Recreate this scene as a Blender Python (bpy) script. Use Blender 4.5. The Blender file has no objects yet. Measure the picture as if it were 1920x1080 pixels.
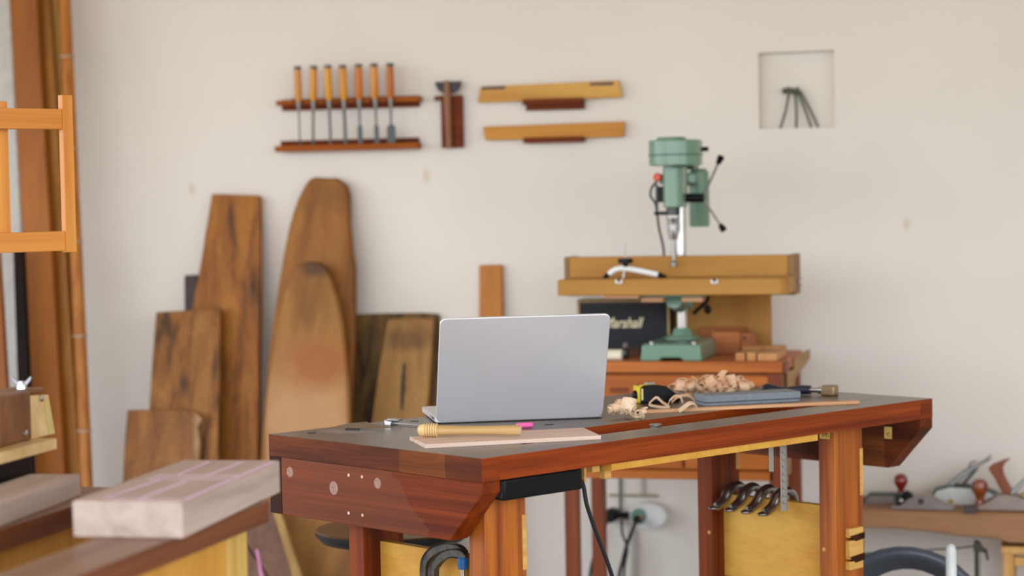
import bpy, bmesh, math, random
from mathutils import Vector, Matrix, noise
random.seed(7)
PI = math.pi
scene = bpy.context.scene
C = scene.collection

# ------------------------------------------------------------------ camera
FPX = 4000.0
PITCH = math.atan((540 - 363) / FPX)
ROLL = 0.0192
YAW = math.radians(15)
CAM = Vector((0, 0, 1.30))
WALLY = 6.28
f0 = Vector((-math.sin(YAW), math.cos(YAW), 0))
r0 = Vector((math.cos(YAW), math.sin(YAW), 0))
FV = f0 * math.cos(PITCH) - Vector((0, 0, 1)) * math.sin(PITCH)
U0 = Vector((0, 0, 1)) * math.cos(PITCH) + f0 * math.sin(PITCH)
RV = r0 * math.cos(ROLL) - U0 * math.sin(ROLL)
UV = r0 * math.sin(ROLL) + U0 * math.cos(ROLL)
cd = bpy.data.cameras.new('camera')
cam = bpy.data.objects.new('camera', cd)
C.objects.link(cam)
cam.matrix_world = Matrix(((RV.x, UV.x, -FV.x, CAM.x), (RV.y, UV.y, -FV.y, CAM.y), (RV.z, UV.z, -FV.z, CAM.z), (0, 0, 0, 1)))
cd.sensor_width = 36
cd.lens = 36 * FPX / 1920
cd.clip_start = 0.05
cd.dof.use_dof = True
cd.dof.focus_distance = 4.25
cd.dof.aperture_fstop = 2.7
scene.camera = cam

# ------------------------------------------------------------------ world, light, exposure
w = bpy.data.worlds.new('sky')
scene.world = w
w.use_nodes = True
nt = w.node_tree
bg = nt.nodes['Background']
tc = nt.nodes.new('ShaderNodeTexCoord')
sp = nt.nodes.new('ShaderNodeSeparateXYZ')
rp = nt.nodes.new('ShaderNodeValToRGB')
nt.links.new(tc.outputs['Generated'], sp.inputs[0])
mr = nt.nodes.new('ShaderNodeMapRange')
mr.inputs['From Min'].default_value = -1
mr.inputs['From Max'].default_value = 1
nt.links.new(sp.outputs['Z'], mr.inputs['Value'])
nt.links.new(mr.outputs['Result'], rp.inputs['Fac'])
el = rp.color_ramp.elements
el[0].position = 0.0; el[0].color = (0.26, 0.23, 0.19, 1)
el[1].position = 1.0; el[1].color = (0.70, 0.86, 1.10, 1)
e = el.new(0.48); e.color = (0.28, 0.25, 0.21, 1)
e = el.new(0.52); e.color = (0.90, 0.98, 1.08, 1)
nt.links.new(rp.outputs['Color'], bg.inputs['Color'])
bg.inputs['Strength'].default_value = 3.0
scene.view_settings.view_transform = 'Standard'
scene.view_settings.look = 'None'
scene.view_settings.gamma = 1
scene.view_settings.use_curve_mapping = False
scene.view_settings.exposure = 0.74

def portal(loc, rot, sx, sy):
    l = bpy.data.lights.new('daylight_opening', 'AREA')
    l.shape = 'RECTANGLE'; l.size = sx; l.size_y = sy
    l.cycles.is_portal = True
    o = bpy.data.objects.new('daylight_opening', l)
    o.location = loc; o.rotation_euler = rot
    C.objects.link(o)
    return o
portal((-1.2, -1.4, 1.65), (PI / 2, 0, 0), 8.4, 3.3)          # open front of the workshop
portal((3.0, 1.5, 1.6), (0, PI / 2, 0), 2.2, 4.0)             # window in the right wall

portal((-5.4, 2.8, 1.55), (0, -PI / 2, 0), 2.3, 5.6)          # opening added in the left wall to brighten the lower wall

# ------------------------------------------------------------------ pixel -> point on a real plane
def ray(px, py):
    return FV + RV * ((px - 960) / FPX) - UV * ((py - 540) / FPX)
def onz(px, py, z):
    r = ray(px, py); return CAM + r * ((z - CAM.z) / r.z)
def ony(px, py, y):
    r = ray(px, py); return CAM + r * (y / r.y)
def onplane(px, py, p0, n):
    r = ray(px, py); return CAM + r * ((p0 - CAM).dot(n) / r.dot(n))
def pw(px, py, off=0.0):
    return ony(px, py, WALLY - off)

# ------------------------------------------------------------------ materials
def lin(c):
    return tuple((v / 12.92 if v <= 0.04045 else ((v + 0.055) / 1.055) ** 2.4) for v in [x / 255 for x in c])
def newmat(name):
    m = bpy.data.materials.new(name); m.use_nodes = True
    return m, m.node_tree, m.node_tree.nodes['Principled BSDF']
def plain(name, col, rough=0.5, metal=0.0, coat=0.0, var=0.08, scale=30, bump=0.0, spec=0.5):
    m, t, b = newmat(name)
    c = lin(col)
    n = t.nodes.new('ShaderNodeTexNoise'); n.inputs['Scale'].default_value = scale; n.inputs['Detail'].default_value = 4
    tx = t.nodes.new('ShaderNodeTexCoord'); t.links.new(tx.outputs['Object'], n.inputs['Vector'])
    r = t.nodes.new('ShaderNodeValToRGB')
    r.color_ramp.elements[0].position = 0.3; r.color_ramp.elements[1].position = 0.7
    r.color_ramp.elements[0].color = tuple(x * (1 - var) for x in c) + (1,)
    r.color_ramp.elements[1].color = tuple(min(1, x * (1 + var)) for x in c) + (1,)
    t.links.new(n.outputs['Fac'], r.inputs['Fac'])
    t.links.new(r.outputs['Color'], b.inputs['Base Color'])
    b.inputs['Roughness'].default_value = rough
    b.inputs['Metallic'].default_value = metal
    b.inputs['Specular IOR Level'].default_value = spec
    b.inputs['Coat Weight'].default_value = coat
    if bump:
        bp = t.nodes.new('ShaderNodeBump'); bp.inputs['Strength'].default_value = bump; bp.inputs['Distance'].default_value = 0.002
        t.links.new(n.outputs['Fac'], bp.inputs['Height']); t.links.new(bp.outputs['Normal'], b.inputs['Normal'])
    return m
def wood(name, light, dark, axis='x', across=16, along=1.0, rough=0.5, fine=0.25, mid=None, spec=0.3, pos=(0.32, 0.68), coat=0.0, extra=None, sat=0.84):
    m, t, b = newmat(name)
    if sat: light, dark, mid = [None if c is None else (c[0], c[1], c[2] * sat) for c in (light, dark, mid)]
    L = t.links.new
    tx = t.nodes.new('ShaderNodeTexCoord'); oi = t.nodes.new('ShaderNodeObjectInfo')
    off = t.nodes.new('ShaderNodeVectorMath'); off.operation = 'MULTIPLY_ADD'
    cb = t.nodes.new('ShaderNodeCombineXYZ')
    for i in range(3): L(oi.outputs['Random'], cb.inputs[i])
    off.inputs[1].default_value = (3.1, 5.3, 7.7)
    L(cb.outputs[0], off.inputs[0]); L(tx.outputs['Object'], off.inputs[2])
    def grain(sa, sc, det, dist):
        mp = t.nodes.new('ShaderNodeMapping')
        mp.inputs['Scale'].default_value = [sa if a == axis else sc for a in 'xyz']
        L(off.outputs[0], mp.inputs['Vector'])
        n = t.nodes.new('ShaderNodeTexNoise'); n.inputs['Scale'].default_value = 1; n.inputs['Detail'].default_value = det
        n.inputs['Distortion'].default_value = dist
        L(mp.outputs[0], n.inputs['Vector']); return n
    g = grain(along, across, 5, 0.5); h = grain(along * 6, across * 11, 3, 0.0)
    r = t.nodes.new('ShaderNodeValToRGB'); ce = r.color_ramp
    ce.elements[0].position = pos[0]; ce.elements[1].position = pos[1]
    ce.elements[0].color = lin(dark) + (1,); ce.elements[1].color = lin(light) + (1,)
    if mid:
        q = ce.elements.new((pos[0] + pos[1]) / 2); q.color = lin(mid) + (1,)
    L(g.outputs['Fac'], r.inputs['Fac'])
    r2 = t.nodes.new('ShaderNodeValToRGB')
    r2.color_ramp.elements[0].position = 0.3; r2.color_ramp.elements[0].color = (1 - fine,) * 3 + (1,)
    r2.color_ramp.elements[1].position = 0.6; r2.color_ramp.elements[1].color = (1, 1, 1, 1)
    L(h.outputs['Fac'], r2.inputs['Fac'])
    mx = t.nodes.new('ShaderNodeMix'); mx.data_type = 'RGBA'; mx.blend_type = 'MULTIPLY'; mx.inputs[0].default_value = 1
    L(r.outputs[0], mx.inputs[6]); L(r2.outputs[0], mx.inputs[7])
    out = mx.outputs[2]
    if extra: out = extra(t, tx, out)
    L(out, b.inputs['Base Color'])
    b.inputs['Roughness'].default_value = rough
    b.inputs['Specular IOR Level'].default_value = spec
    b.inputs['Coat Weight'].default_value = coat
    bp = t.nodes.new('ShaderNodeBump'); bp.inputs['Strength'].default_value = 0.15; bp.inputs['Distance'].default_value = 0.0015
    L(h.outputs['Fac'], bp.inputs['Height']); L(bp.outputs['Normal'], b.inputs['Normal'])
    return m
def blot(col, where, radius, noisy=0.6, nscale=20, amount=1.0, stretch=(1, 1, 1), soft=0.9):
    """a stain of its own shape in object space: centre, radius per axis"""
    def f(t, tx, base):
        L = t.links.new
        n = t.nodes.new('ShaderNodeTexNoise'); n.inputs['Scale'].default_value = nscale; n.inputs['Detail'].default_value = 5
        L(tx.outputs['Object'], n.inputs['Vector'])
        d = t.nodes.new('ShaderNodeVectorMath'); d.operation = 'SUBTRACT'; d.inputs[1].default_value = where
        L(tx.outputs['Object'], d.inputs[0])
        s = t.nodes.new('ShaderNodeVectorMath'); s.operation = 'MULTIPLY'; s.inputs[1].default_value = [k / radius for k in stretch]
        L(d.outputs[0], s.inputs[0])
        ln = t.nodes.new('ShaderNodeVectorMath'); ln.operation = 'LENGTH'; L(s.outputs[0], ln.inputs[0])
        a = t.nodes.new('ShaderNodeMath'); a.operation = 'MULTIPLY_ADD'; a.inputs[1].default_value = noisy; L(n.outputs['Fac'], a.inputs[0]); L(ln.outputs['Value'], a.inputs[2])
        mr = t.nodes.new('ShaderNodeMapRange'); mr.inputs['From Min'].default_value = 1 + noisy / 2 + soft / 2; mr.inputs['From Max'].default_value = 1 + noisy / 2 - soft / 2
        mr.inputs['To Max'].default_value = amount
        L(a.outputs[0], mr.inputs['Value'])
        mx = t.nodes.new('ShaderNodeMix'); mx.data_type = 'RGBA'; L(mr.outputs[0], mx.inputs[0]); L(base, mx.inputs[6]); mx.inputs[7].default_value = lin(col) + (1,)
        return mx.outputs[2]
    return f
def chain(*fs):
    def f(t, tx, b):
        for g in fs: b = g(t, tx, b)
        return b
    return f

# ------------------------------------------------------------------ geometry helpers
I4 = Matrix.Identity(4)
def T(x, y, z): return Matrix.Translation((x, y, z))
def RX(a): return Matrix.Rotation(a, 4, 'X')
def RY(a): return Matrix.Rotation(a, 4, 'Y')
def RZ(a): return Matrix.Rotation(a, 4, 'Z')
class MB:
    def __init__(s): s.bm = bmesh.new()
    def box(s, x0, x1, y0, y1, z0, z1, M=I4, taper=None):
        vs = [Vector((x, y, z)) for z in (z0, z1) for y in (y0, y1) for x in (x0, x1)]
        if taper:
            cx, cy = (x0 + x1) / 2, (y0 + y1) / 2
            for v in vs[4:]: v.x = cx + (v.x - cx) * taper; v.y = cy + (v.y - cy) * taper
        b = [s.bm.verts.new(M @ v) for v in vs]
        for f in ((0, 2, 3, 1), (4, 5, 7, 6), (0, 1, 5, 4), (2, 6, 7, 3), (0, 4, 6, 2), (1, 3, 7, 5)):
            s.bm.faces.new([b[i] for i in f])
        return s
    def prism(s, pts, d, M=I4):
        """pts: list of Vectors (front outline), d: Vector to the back outline"""
        n = len(pts)
        a = [s.bm.verts.new(M @ Vector(p)) for p in pts]; b = [s.bm.verts.new(M @ (Vector(p) + Vector(d))) for p in pts]
        s.bm.faces.new(a); s.bm.faces.new(b[::-1])
        for i in range(n):
            j = (i + 1) % n; s.bm.faces.new((a[j], a[i], b[i], b[j]))
        return s
    def lathe(s, prof, M=I4, n=24, cap=True):
        rings = []
        for r, z in prof:
            rings.append([s.bm.verts.new(M @ Vector((r * math.cos(2 * PI * k / n), r * math.sin(2 * PI * k / n), z))) for k in range(n)])
        for a, b in zip(rings, rings[1:]):
            for k in range(n):
                s.bm.faces.new((a[k], a[(k + 1) % n], b[(k + 1) % n], b[k]))
        if cap:
            s.bm.faces.new(rings[0][::-1]); s.bm.faces.new(rings[-1])
        return s
    def cyl(s, r, z0, z1, M=I4, n=24, r2=None): return s.lathe([(r, z0), (r if r2 is None else r2, z1)], M, n)
    def tube(s, pts, r, n=10, flat=1.0, cap=True):
        pts = [Vector(p) for p in pts]
        rr = r if hasattr(r, '__len__') else [r] * len(pts)
        t0 = (pts[1] - pts[0]).normalized()
        up = Vector((0, 0, 1)) if abs(t0.z) < 0.9 else Vector((1, 0, 0))
        x = t0.cross(up).normalized(); rings = []
        for i, p in enumerate(pts):
            t = (pts[min(i + 1, len(pts) - 1)] - pts[max(i - 1, 0)])
            t = t.normalized() if t.length > 1e-9 else t0
            x = (x - t * x.dot(t)).normalized(); y = t.cross(x)
            rings.append([s.bm.verts.new(p + (x * math.cos(2 * PI * k / n) + y * math.sin(2 * PI * k / n) * flat) * rr[i]) for k in range(n)])
        for a, b in zip(rings, rings[1:]):
            for k in range(n): s.bm.faces.new((a[k], a[(k + 1) % n], b[(k + 1) % n], b[k]))
        if cap: s.bm.faces.new(rings[0][::-1]); s.bm.faces.new(rings[-1])
        return s
    def ball(s, r, M=I4, n=16, sq=1.0):
        prof = [(max(1e-4, r * math.sin(PI * k / n)), -r * math.cos(PI * k / n) * sq) for k in range(n + 1)]
        return s.lathe(prof, M, 20)
    def build(s, name, mat, parent=None, bevel=0.0, seg=2, smooth=True, subsurf=0):
        bmesh.ops.recalc_face_normals(s.bm, faces=s.bm.faces)
        me = bpy.data.meshes.new(name); s.bm.to_mesh(me); s.bm.free()
        me.materials.append(mat)
        o = bpy.data.objects.new(name, me); C.objects.link(o)
        if parent: o.parent = parent
        if smooth:
            me.polygons.foreach_set('use_smooth', [True] * len(me.polygons))
            me.set_sharp_from_angle(angle=math.radians(35))
        if bevel:
            m = o.modifiers.new('bevel', 'BEVEL'); m.width = bevel; m.segments = seg; m.limit_method = 'ANGLE'; m.angle_limit = math.radians(35)
        if subsurf:
            m = o.modifiers.new('sub', 'SUBSURF'); m.levels = subsurf; m.render_levels = subsurf
        return o
def tag(o, label=None, cat=None, group=None, kind=None):
    if label: o['label'] = label
    if cat: o['category'] = cat
    if group: o['group'] = group
    if kind: o['kind'] = kind
    return o
def thing(name, label, cat, loc=(0, 0, 0), rz=0.0, group=None):
    o = bpy.data.objects.new(name, None); C.objects.link(o)
    o.location = loc; o.rotation_euler = (0, 0, rz); o.empty_display_size = 0.05
    return tag(o, label, cat, group)
def local(o, p):
    M = Matrix.Translation(o.location) @ o.rotation_euler.to_matrix().to_4x4()
    return M.inverted() @ Vector(p)
def smoothpts(pts, k=6, closed=False):
    pts = [Vector(p) for p in pts]; n = len(pts); out = []
    rng = range(n if closed else n - 1)
    for i in rng:
        g = (lambda j: pts[j % n]) if closed else (lambda j: pts[max(0, min(n - 1, j))])
        a, b, c, d = g(i - 1), g(i), g(i + 1), g(i + 2)
        for q in range(k):
            t = q / k
            out.append(0.5 * ((2 * b) + (c - a) * t + (2 * a - 5 * b + 4 * c - d) * t * t + (3 * b - 3 * c + d - a) * t ** 3))
    if not closed: out.append(pts[-1])
    return out

# ------------------------------------------------------------------ palette
M_bench = wood('mahogany_front', (156, 66, 20), (104, 34, 6), 'x', 46, 1.0, 0.38, 0.35, spec=0.18)
def endsect(t, tx, base):
    # glued-up end: an orange-brown piece in the middle of darker ones
    L = t.links.new
    s = t.nodes.new('ShaderNodeSeparateXYZ'); L(tx.outputs['Object'], s.inputs[0])
    r = t.nodes.new('ShaderNodeValToRGB'); r.color_ramp.interpolation = 'CONSTANT'
    e = r.color_ramp.elements; e[0].position = 0; e[0].color = (0.78, 0.72, 0.8, 1); e[1].position = 0.1; e[1].color = (1.25, 1.5, 1.3, 1)
    q = e.new(0.232); q.color = (0.85, 0.85, 0.85, 1)
    L(s.outputs['Y'], r.inputs['Fac'])
    mx = t.nodes.new('ShaderNodeMix'); mx.data_type = 'RGBA'; mx.blend_type = 'MULTIPLY'; mx.inputs[0].default_value = 1; L(base, mx.inputs[6]); L(r.outputs[0], mx.inputs[7])
    return mx.outputs[2]
M_benchend = wood('mahogany_end', (132, 64, 20), (76, 28, 6), 'y', 20, 2.0, 0.42, 0.3, spec=0.12, extra=endsect)
def worn(t, tx, base):
    # old finish on one side, newly oiled orange wood beyond a ragged edge, plus small plugs
    L = t.links.new
    s = t.nodes.new('ShaderNodeSeparateXYZ'); L(tx.outputs['Object'], s.inputs[0])
    mp = t.nodes.new('ShaderNodeMapping'); mp.inputs['Scale'].default_value = (1, 22, 60); L(tx.outputs['Object'], mp.inputs[0])
    n = t.nodes.new('ShaderNodeTexNoise'); n.inputs['Scale'].default_value = 1; n.inputs['Detail'].default_value = 6; L(mp.outputs[0], n.inputs['Vector'])
    a = t.nodes.new('ShaderNodeMath'); a.operation = 'MULTIPLY_ADD'; a.inputs[1].default_value = 0.10; L(n.outputs['Fac'], a.inputs[0]); L(s.outputs['Y'], a.inputs[2])
    b2 = t.nodes.new('ShaderNodeMath'); b2.operation = 'MULTIPLY_ADD'; b2.inputs[1].default_value = -0.9; L(s.outputs['Z'], b2.inputs[0]); L(a.outputs[0], b2.inputs[2])
    c = t.nodes.new('ShaderNodeMath'); c.operation = 'GREATER_THAN'; c.inputs[1].default_value = 0.235 + 0.05 - 0.9 * 0.755; L(b2.outputs[0], c.inputs[0])
    k = t.nodes.new('ShaderNodeMath'); k.operation = 'MULTIPLY'; k.inputs[1].default_value = 0.42; L(c.outputs[0], k.inputs[0])
    mx = t.nodes.new('ShaderNodeMix'); mx.data_type = 'RGBA'; L(k.outputs[0], mx.inputs[0]); L(base, mx.inputs[6]); mx.inputs[7].default_value = lin((116, 70, 48)) + (1,)
    return mx.outputs[2]
M_endboard = wood('mahogany_end_board', (142, 60, 16), (96, 34, 6), 'y', 34, 1.0, 0.42, 0.35, spec=0.12, extra=worn)
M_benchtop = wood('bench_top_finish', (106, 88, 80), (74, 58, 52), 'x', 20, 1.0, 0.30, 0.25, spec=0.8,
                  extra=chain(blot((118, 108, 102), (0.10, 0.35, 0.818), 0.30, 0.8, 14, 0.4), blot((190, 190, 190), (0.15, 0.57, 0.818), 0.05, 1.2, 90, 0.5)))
M_dark = wood('dark_mahogany', (74, 30, 16), (44, 18, 10), 'y', 22, 1.2, 0.5, spec=0.1)
M_leg = wood('orange_mahogany_leg', (190, 106, 38), (130, 58, 18), 'z', 34, 1.4, 0.42, 0.25)
M_leg2 = wood('red_mahogany_leg', (142, 64, 26), (92, 36, 14), 'z', 30, 1.0, 0.45, 0.3, spec=0.15)
M_ply = wood('yellow_plywood', (224, 174, 92), (202, 140, 58), 'y', 10, 4, 0.5, 0.1)
M_plyz = wood('yellow_plywood_upright', (222, 168, 84), (198, 138, 60), 'z', 8, 2.5, 0.5, 0.1)
M_tenon = wood('light_tenon_wood', (224, 176, 96), (204, 150, 74), 'x', 60, 6, 0.5, 0.15, sat=1.0)
M_maple = wood('pale_maple', (232, 204, 184), (216, 182, 158), 'x', 30, 1.2, 0.55, 0.08, sat=1.0)
M_pine = wood('pale_pine', (228, 196, 142), (204, 166, 108), 'y', 26, 1.2, 0.55, 0.12, sat=1.0)
M_stick = wood('thin_beech_stick', (226, 174, 128), (206, 150, 104), 'x', 60, 1.2, 0.55, 0.08, sat=1.0)
M_beech = wood('orange_beech', (226, 152, 76), (204, 122, 50), 'x', 34, 1.2, 0.42, 0.1)
M_beechz = wood('orange_beech_upright', (228, 156, 80), (204, 124, 52), 'z', 34, 1.2, 0.42, 0.1)
M_walnut = wood('walnut', (146, 98, 70), (104, 64, 44), 'z', 24, 5, 0.4, 0.2)
M_plank = wood('old_plank', (160, 108, 60), (84, 54, 30), 'z', 22, 0.5, 0.6, 0.3, mid=(142, 90, 46), pos=(0.34, 0.66))
M_plank2 = wood('tall_plank_wood', (166, 106, 44), (82, 52, 26), 'z', 20, 0.4, 0.6, 0.3, mid=(146, 86, 36), pos=(0.34, 0.62))
M_planklow = wood('short_board_wood', (156, 98, 58), (124, 72, 40), 'z', 11, 0.8, 0.6, 0.15)
M_greyplank = wood('weathered_plank', (132, 98, 60), (70, 50, 32), 'z', 28, 0.9, 0.65, 0.4)
M_darkwood = plain('dark_brown_wood', (52, 28, 18), 0.5)
M_rack = wood('rack_redwood', (168, 88, 24), (132, 58, 14), 'x', 40, 1.5, 0.45, 0.2, spec=0.1)
M_rackdark = wood('rack_dark_redwood', (124, 56, 18), (88, 36, 12), 'x', 40, 1.5, 0.45, 0.2, spec=0.1)
M_handle = wood('chisel_handle_wood', (206, 128, 42), (176, 96, 24), 'z', 60, 3, 0.35, 0.15)
M_steel = plain('tool_steel', (150, 150, 148), 0.3, 0.9)
M_darksteel = plain('dark_tool_steel', (70, 72, 70), 0.38, 0.8)
M_chrome = plain('polished_steel', (205, 205, 205), 0.15, 1.0, var=0.02)
M_brass = plain('brass', (190, 160, 90), 0.35, 0.9)
M_black = plain('black_plastic', (9, 9, 10), 0.4, spec=0.2)
M_rubber = plain('black_rubber', (22, 24, 27), 0.5, spec=0.4)
M_green = plain('green_enamel', (112, 146, 122), 0.30, 0.0, 0.3, 0.04, 8)
M_greendk = plain('dark_green_enamel', (64, 98, 78), 0.4, 0.0, 0.2, 0.05, 8)
M_fence = wood('fence_mdf', (186, 134, 70), (170, 118, 58), 'x', 14, 1.0, 0.55, 0.08)
M_fenceend = plain('fence_end_wood', (134, 98, 48), 0.6)
M_table = wood('drill_table_wood', (196, 114, 52), (168, 88, 36), 'x', 20, 1.0, 0.45, 0.12)
M_tableleg = wood('drill_table_leg_wood', (142, 72, 42), (112, 50, 28), 'z', 22, 1.0, 0.45, 0.15)
M_lumber = wood('tall_lumber_wood', (158, 92, 26), (130, 70, 16), 'z', 10, 0.5, 0.55, 0.12)
M_lumber2 = wood('pale_lumber_wood', (196, 156, 100), (168, 122, 70), 'z', 18, 0.5, 0.55, 0.15)
M_bamboo = wood('bamboo_skin', (190, 124, 58), (158, 90, 34), 'z', 40, 0.8, 0.4, 0.12)
M_block = wood('pale_hardwood_block', (206, 180, 166), (184, 154, 138), 'y', 22, 1.2, 0.6, 0.12, sat=1.0)
M_beam = wood('front_bench_beam', (132, 72, 42), (88, 44, 24), 'y', 22, 1.2, 0.42, 0.2)
M_beamtop = wood('front_bench_top', (156, 122, 100), (126, 92, 72), 'y', 22, 1.0, 0.4, 0.2, sat=1.0)

# ------------------------------------------------------------------ room shell
def wallmat(name, col):
    m, t, b = newmat(name)
    n = t.nodes.new('ShaderNodeTexNoise'); n.inputs['Scale'].default_value = 1.6; n.inputs['Detail'].default_value = 6
    tx = t.nodes.new('ShaderNodeTexCoord'); t.links.new(tx.outputs['Object'], n.inputs['Vector'])
    r = t.nodes.new('ShaderNodeValToRGB')
    c = lin(col)
    r.color_ramp.elements[0].position = 0.3; r.color_ramp.elements[1].position = 0.72
    r.color_ramp.elements[0].color = tuple(x * 0.95 for x in c) + (1,); r.color_ramp.elements[1].color = tuple(min(1, x * 1.03) for x in c) + (1,)
    t.links.new(n.outputs['Fac'], r.inputs['Fac'])
    out = r.outputs[0]
    if name == 'back_wall_plaster':
        for px, py, rad in ((360, 355, 0.012), (800, 330, 0.012), (1700, 420, 0.01)):
            p = pw(px, py)
            out = blot((196, 172, 132), p, rad, 0.8, 60, 0.45, (1, 1, 0.6))(t, tx, out)
    t.links.new(out, b.inputs['Base Color'])
    b.inputs['Roughness'].default_value = 0.8
    n2 = t.nodes.new('ShaderNodeTexNoise'); n2.inputs['Scale'].default_value = 60; t.links.new(tx.outputs['Object'], n2.inputs['Vector'])
    bp = t.nodes.new('ShaderNodeBump'); bp.inputs['Strength'].default_value = 0.1; bp.inputs['Distance'].default_value = 0.003
    t.links.new(n2.outputs['Fac'], bp.inputs['Height']); t.links.new(bp.outputs['Normal'], b.inputs['Normal'])
    return m
M_wall = wallmat('back_wall_plaster', (225, 217, 205))
M_wallside = wallmat('side_wall_plaster', (226, 216, 202))
M_ceil = plain('ceiling_boards', (206, 186, 160), 0.7)
M_floor = plain('concrete_floor', (186, 182, 176), 0.6, var=0.06, scale=3)
X0, X1, Y0, ZC = -5.4, 3.0, -1.4, 3.3
nA = pw(1421, 99); nB = pw(1566, 241)
nx0, nx1, nz0, nz1 = -0.919, -0.697, 1.476, 1.700
mb = MB()
xs = [X0, nx0, nx1, X1]; zs = [0, nz0, nz1, ZC]
V = {}
for i, x in enumerate(xs):
    for j, z in enumerate(zs): V[i, j] = mb.bm.verts.new((x, WALLY, z))
for i in range(3):
    for j in range(3):
        if (i, j) != (1, 1): mb.bm.faces.new((V[i, j], V[i + 1, j], V[i + 1, j + 1], V[i, j + 1]))
D = 0.035
R4 = [mb.bm.verts.new((x, WALLY + D, z)) for x, z in ((nx0, nz0), (nx1, nz0), (nx1, nz1), (nx0, nz1))]
F4 = [V[1, 1], V[2, 1], V[2, 2], V[1, 2]]
mb.bm.faces.new(R4)
for k in range(4): mb.bm.faces.new((F4[k], F4[(k + 1) % 4], R4[(k + 1) % 4], R4[k]))
BK = [mb.bm.verts.new((x, WALLY + 0.2, z)) for x, z in ((X0, 0), (X1, 0), (X1, ZC), (X0, ZC))]
FR = [V[0, 0], V[3, 0], V[3, 3], V[0, 3]]
mb.bm.faces.new(BK)
tag(mb.build('wall_back', M_wall, smooth=False), kind='structure')
tag(MB().box(X0, X1, Y0, WALLY, -0.1, 0).build('floor', M_floor, smooth=False), kind='structure')
tag(MB().box(X0, X1, Y0, WALLY, ZC, ZC + 0.1).build('ceiling', M_ceil, smooth=False), kind='structure')
m = MB()
m.box(X0 - 0.15, X0, Y0, 0.0, 0, ZC).box(X0 - 0.15, X0, 5.6, WALLY, 0, ZC).box(X0 - 0.15, X0, 0.0, 5.6, 0, 0.4).box(X0 - 0.15, X0, 0.0, 5.6, 2.7, ZC)
tag(m.build('wall_left', M_wallside, smooth=False), kind='structure')
m = MB()
for y in (0.0, 1.82, 3.68, 5.54): m.box(X0 - 0.1, X0 - 0.04, y, y + 0.06, 0.4, 2.7)
for z in (0.4, 2.64): m.box(X0 - 0.1, X0 - 0.04, 0.0, 5.6, z, z + 0.06)
tag(m.build('added_left_window', M_tableleg, smooth=False), kind='structure')  # frame of the unseen left window, added for its light
m = MB()
wy0, wy1, wz0, wz1 = -0.5, 3.5, 0.5, 2.7
m.box(X1, X1 + 0.15, Y0, wy0, 0, ZC).box(X1, X1 + 0.15, wy1, WALLY, 0, ZC).box(X1, X1 + 0.15, wy0, wy1, 0, wz0).box(X1, X1 + 0.15, wy0, wy1, wz1, ZC)
tag(m.build('wall_right', M_wallside, smooth=False), kind='structure')
m = MB()
for y in (wy0, (wy0 + wy1) / 2 - 0.03, wy1 - 0.06): m.box(X1 + 0.04, X1 + 0.1, y, y + 0.06, wz0, wz1)
for z in (wz0, wz1 - 0.06): m.box(X1 + 0.04, X1 + 0.1, wy0, wy1, z, z + 0.06)
tag(m.build('window_1', M_tableleg, smooth=False), kind='structure')

# ================================================================== main workbench
ZT = 0.818
Bc = onz(903, 860, ZT)
ANG = math.radians(58.1)
SL, WD = 1.382, 0.647
e1 = Vector((math.cos(ANG), math.sin(ANG), 0)); e2 = Vector((-math.sin(ANG), math.cos(ANG), 0))
def tp(px, py, z=ZT):            # pixel -> (s, t) on a horizontal plane over the bench
    p = onz(px, py, z) - Bc; return p.dot(e1), p.dot(e2)
def fr(px, py, t=0.0):           # pixel -> (s, z) on a plane parallel to the bench front
    p = onplane(px, py, Bc + e2 * t, e2); return (p - Bc).dot(e1), p.z
def en(px, py, s=0.0):           # pixel -> (t, z) on a plane parallel to the bench end
    p = onplane(px, py, Bc + e1 * s, e1); return (p - Bc).dot(e2), p.z
bench = thing('workbench', 'long mahogany split-top workbench carrying the silver laptop', 'workbench', (Bc.x, Bc.y, 0), ANG)
TH = 0.044
sl0, sl1 = tp(1030, 826)[0], 1.10
# the slot between front strip and main top
SX0, SX1, ST0, ST1 = 0.20, 1.10, 0.099, 0.210
m = MB()
m.box(0.045, SX0, 0, WD, ZT - TH, ZT); m.box(SX1, SL - 0.045, 0, WD, ZT - TH, ZT); m.box(SX0, SX1, ST1, WD, ZT - TH, ZT)
m.box(SX0, SX1, 0, ST0, ZT - TH, ZT)
# two-material slab: top faces get the worn finish
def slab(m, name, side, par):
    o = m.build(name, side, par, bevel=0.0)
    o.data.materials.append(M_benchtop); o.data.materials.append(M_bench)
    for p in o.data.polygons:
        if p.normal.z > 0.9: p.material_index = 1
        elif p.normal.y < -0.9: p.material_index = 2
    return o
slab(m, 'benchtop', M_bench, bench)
for s0 in (0.0, SL - 0.045):
    m = MB(); m.box(s0, s0 + 0.045, 0, WD, ZT - TH, ZT)
    o = slab(m, 'end_cap', M_benchend, bench)
# dog holes: flat black discs, the shade inside painted on the top
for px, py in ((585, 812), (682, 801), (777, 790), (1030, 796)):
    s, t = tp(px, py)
    MB().lathe([(0.0095, ZT - 0.0005), (0.0095, ZT + 0.0006)], T(s, t, 0), 20).build('dog_hole_disc', M_black, bench)
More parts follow.
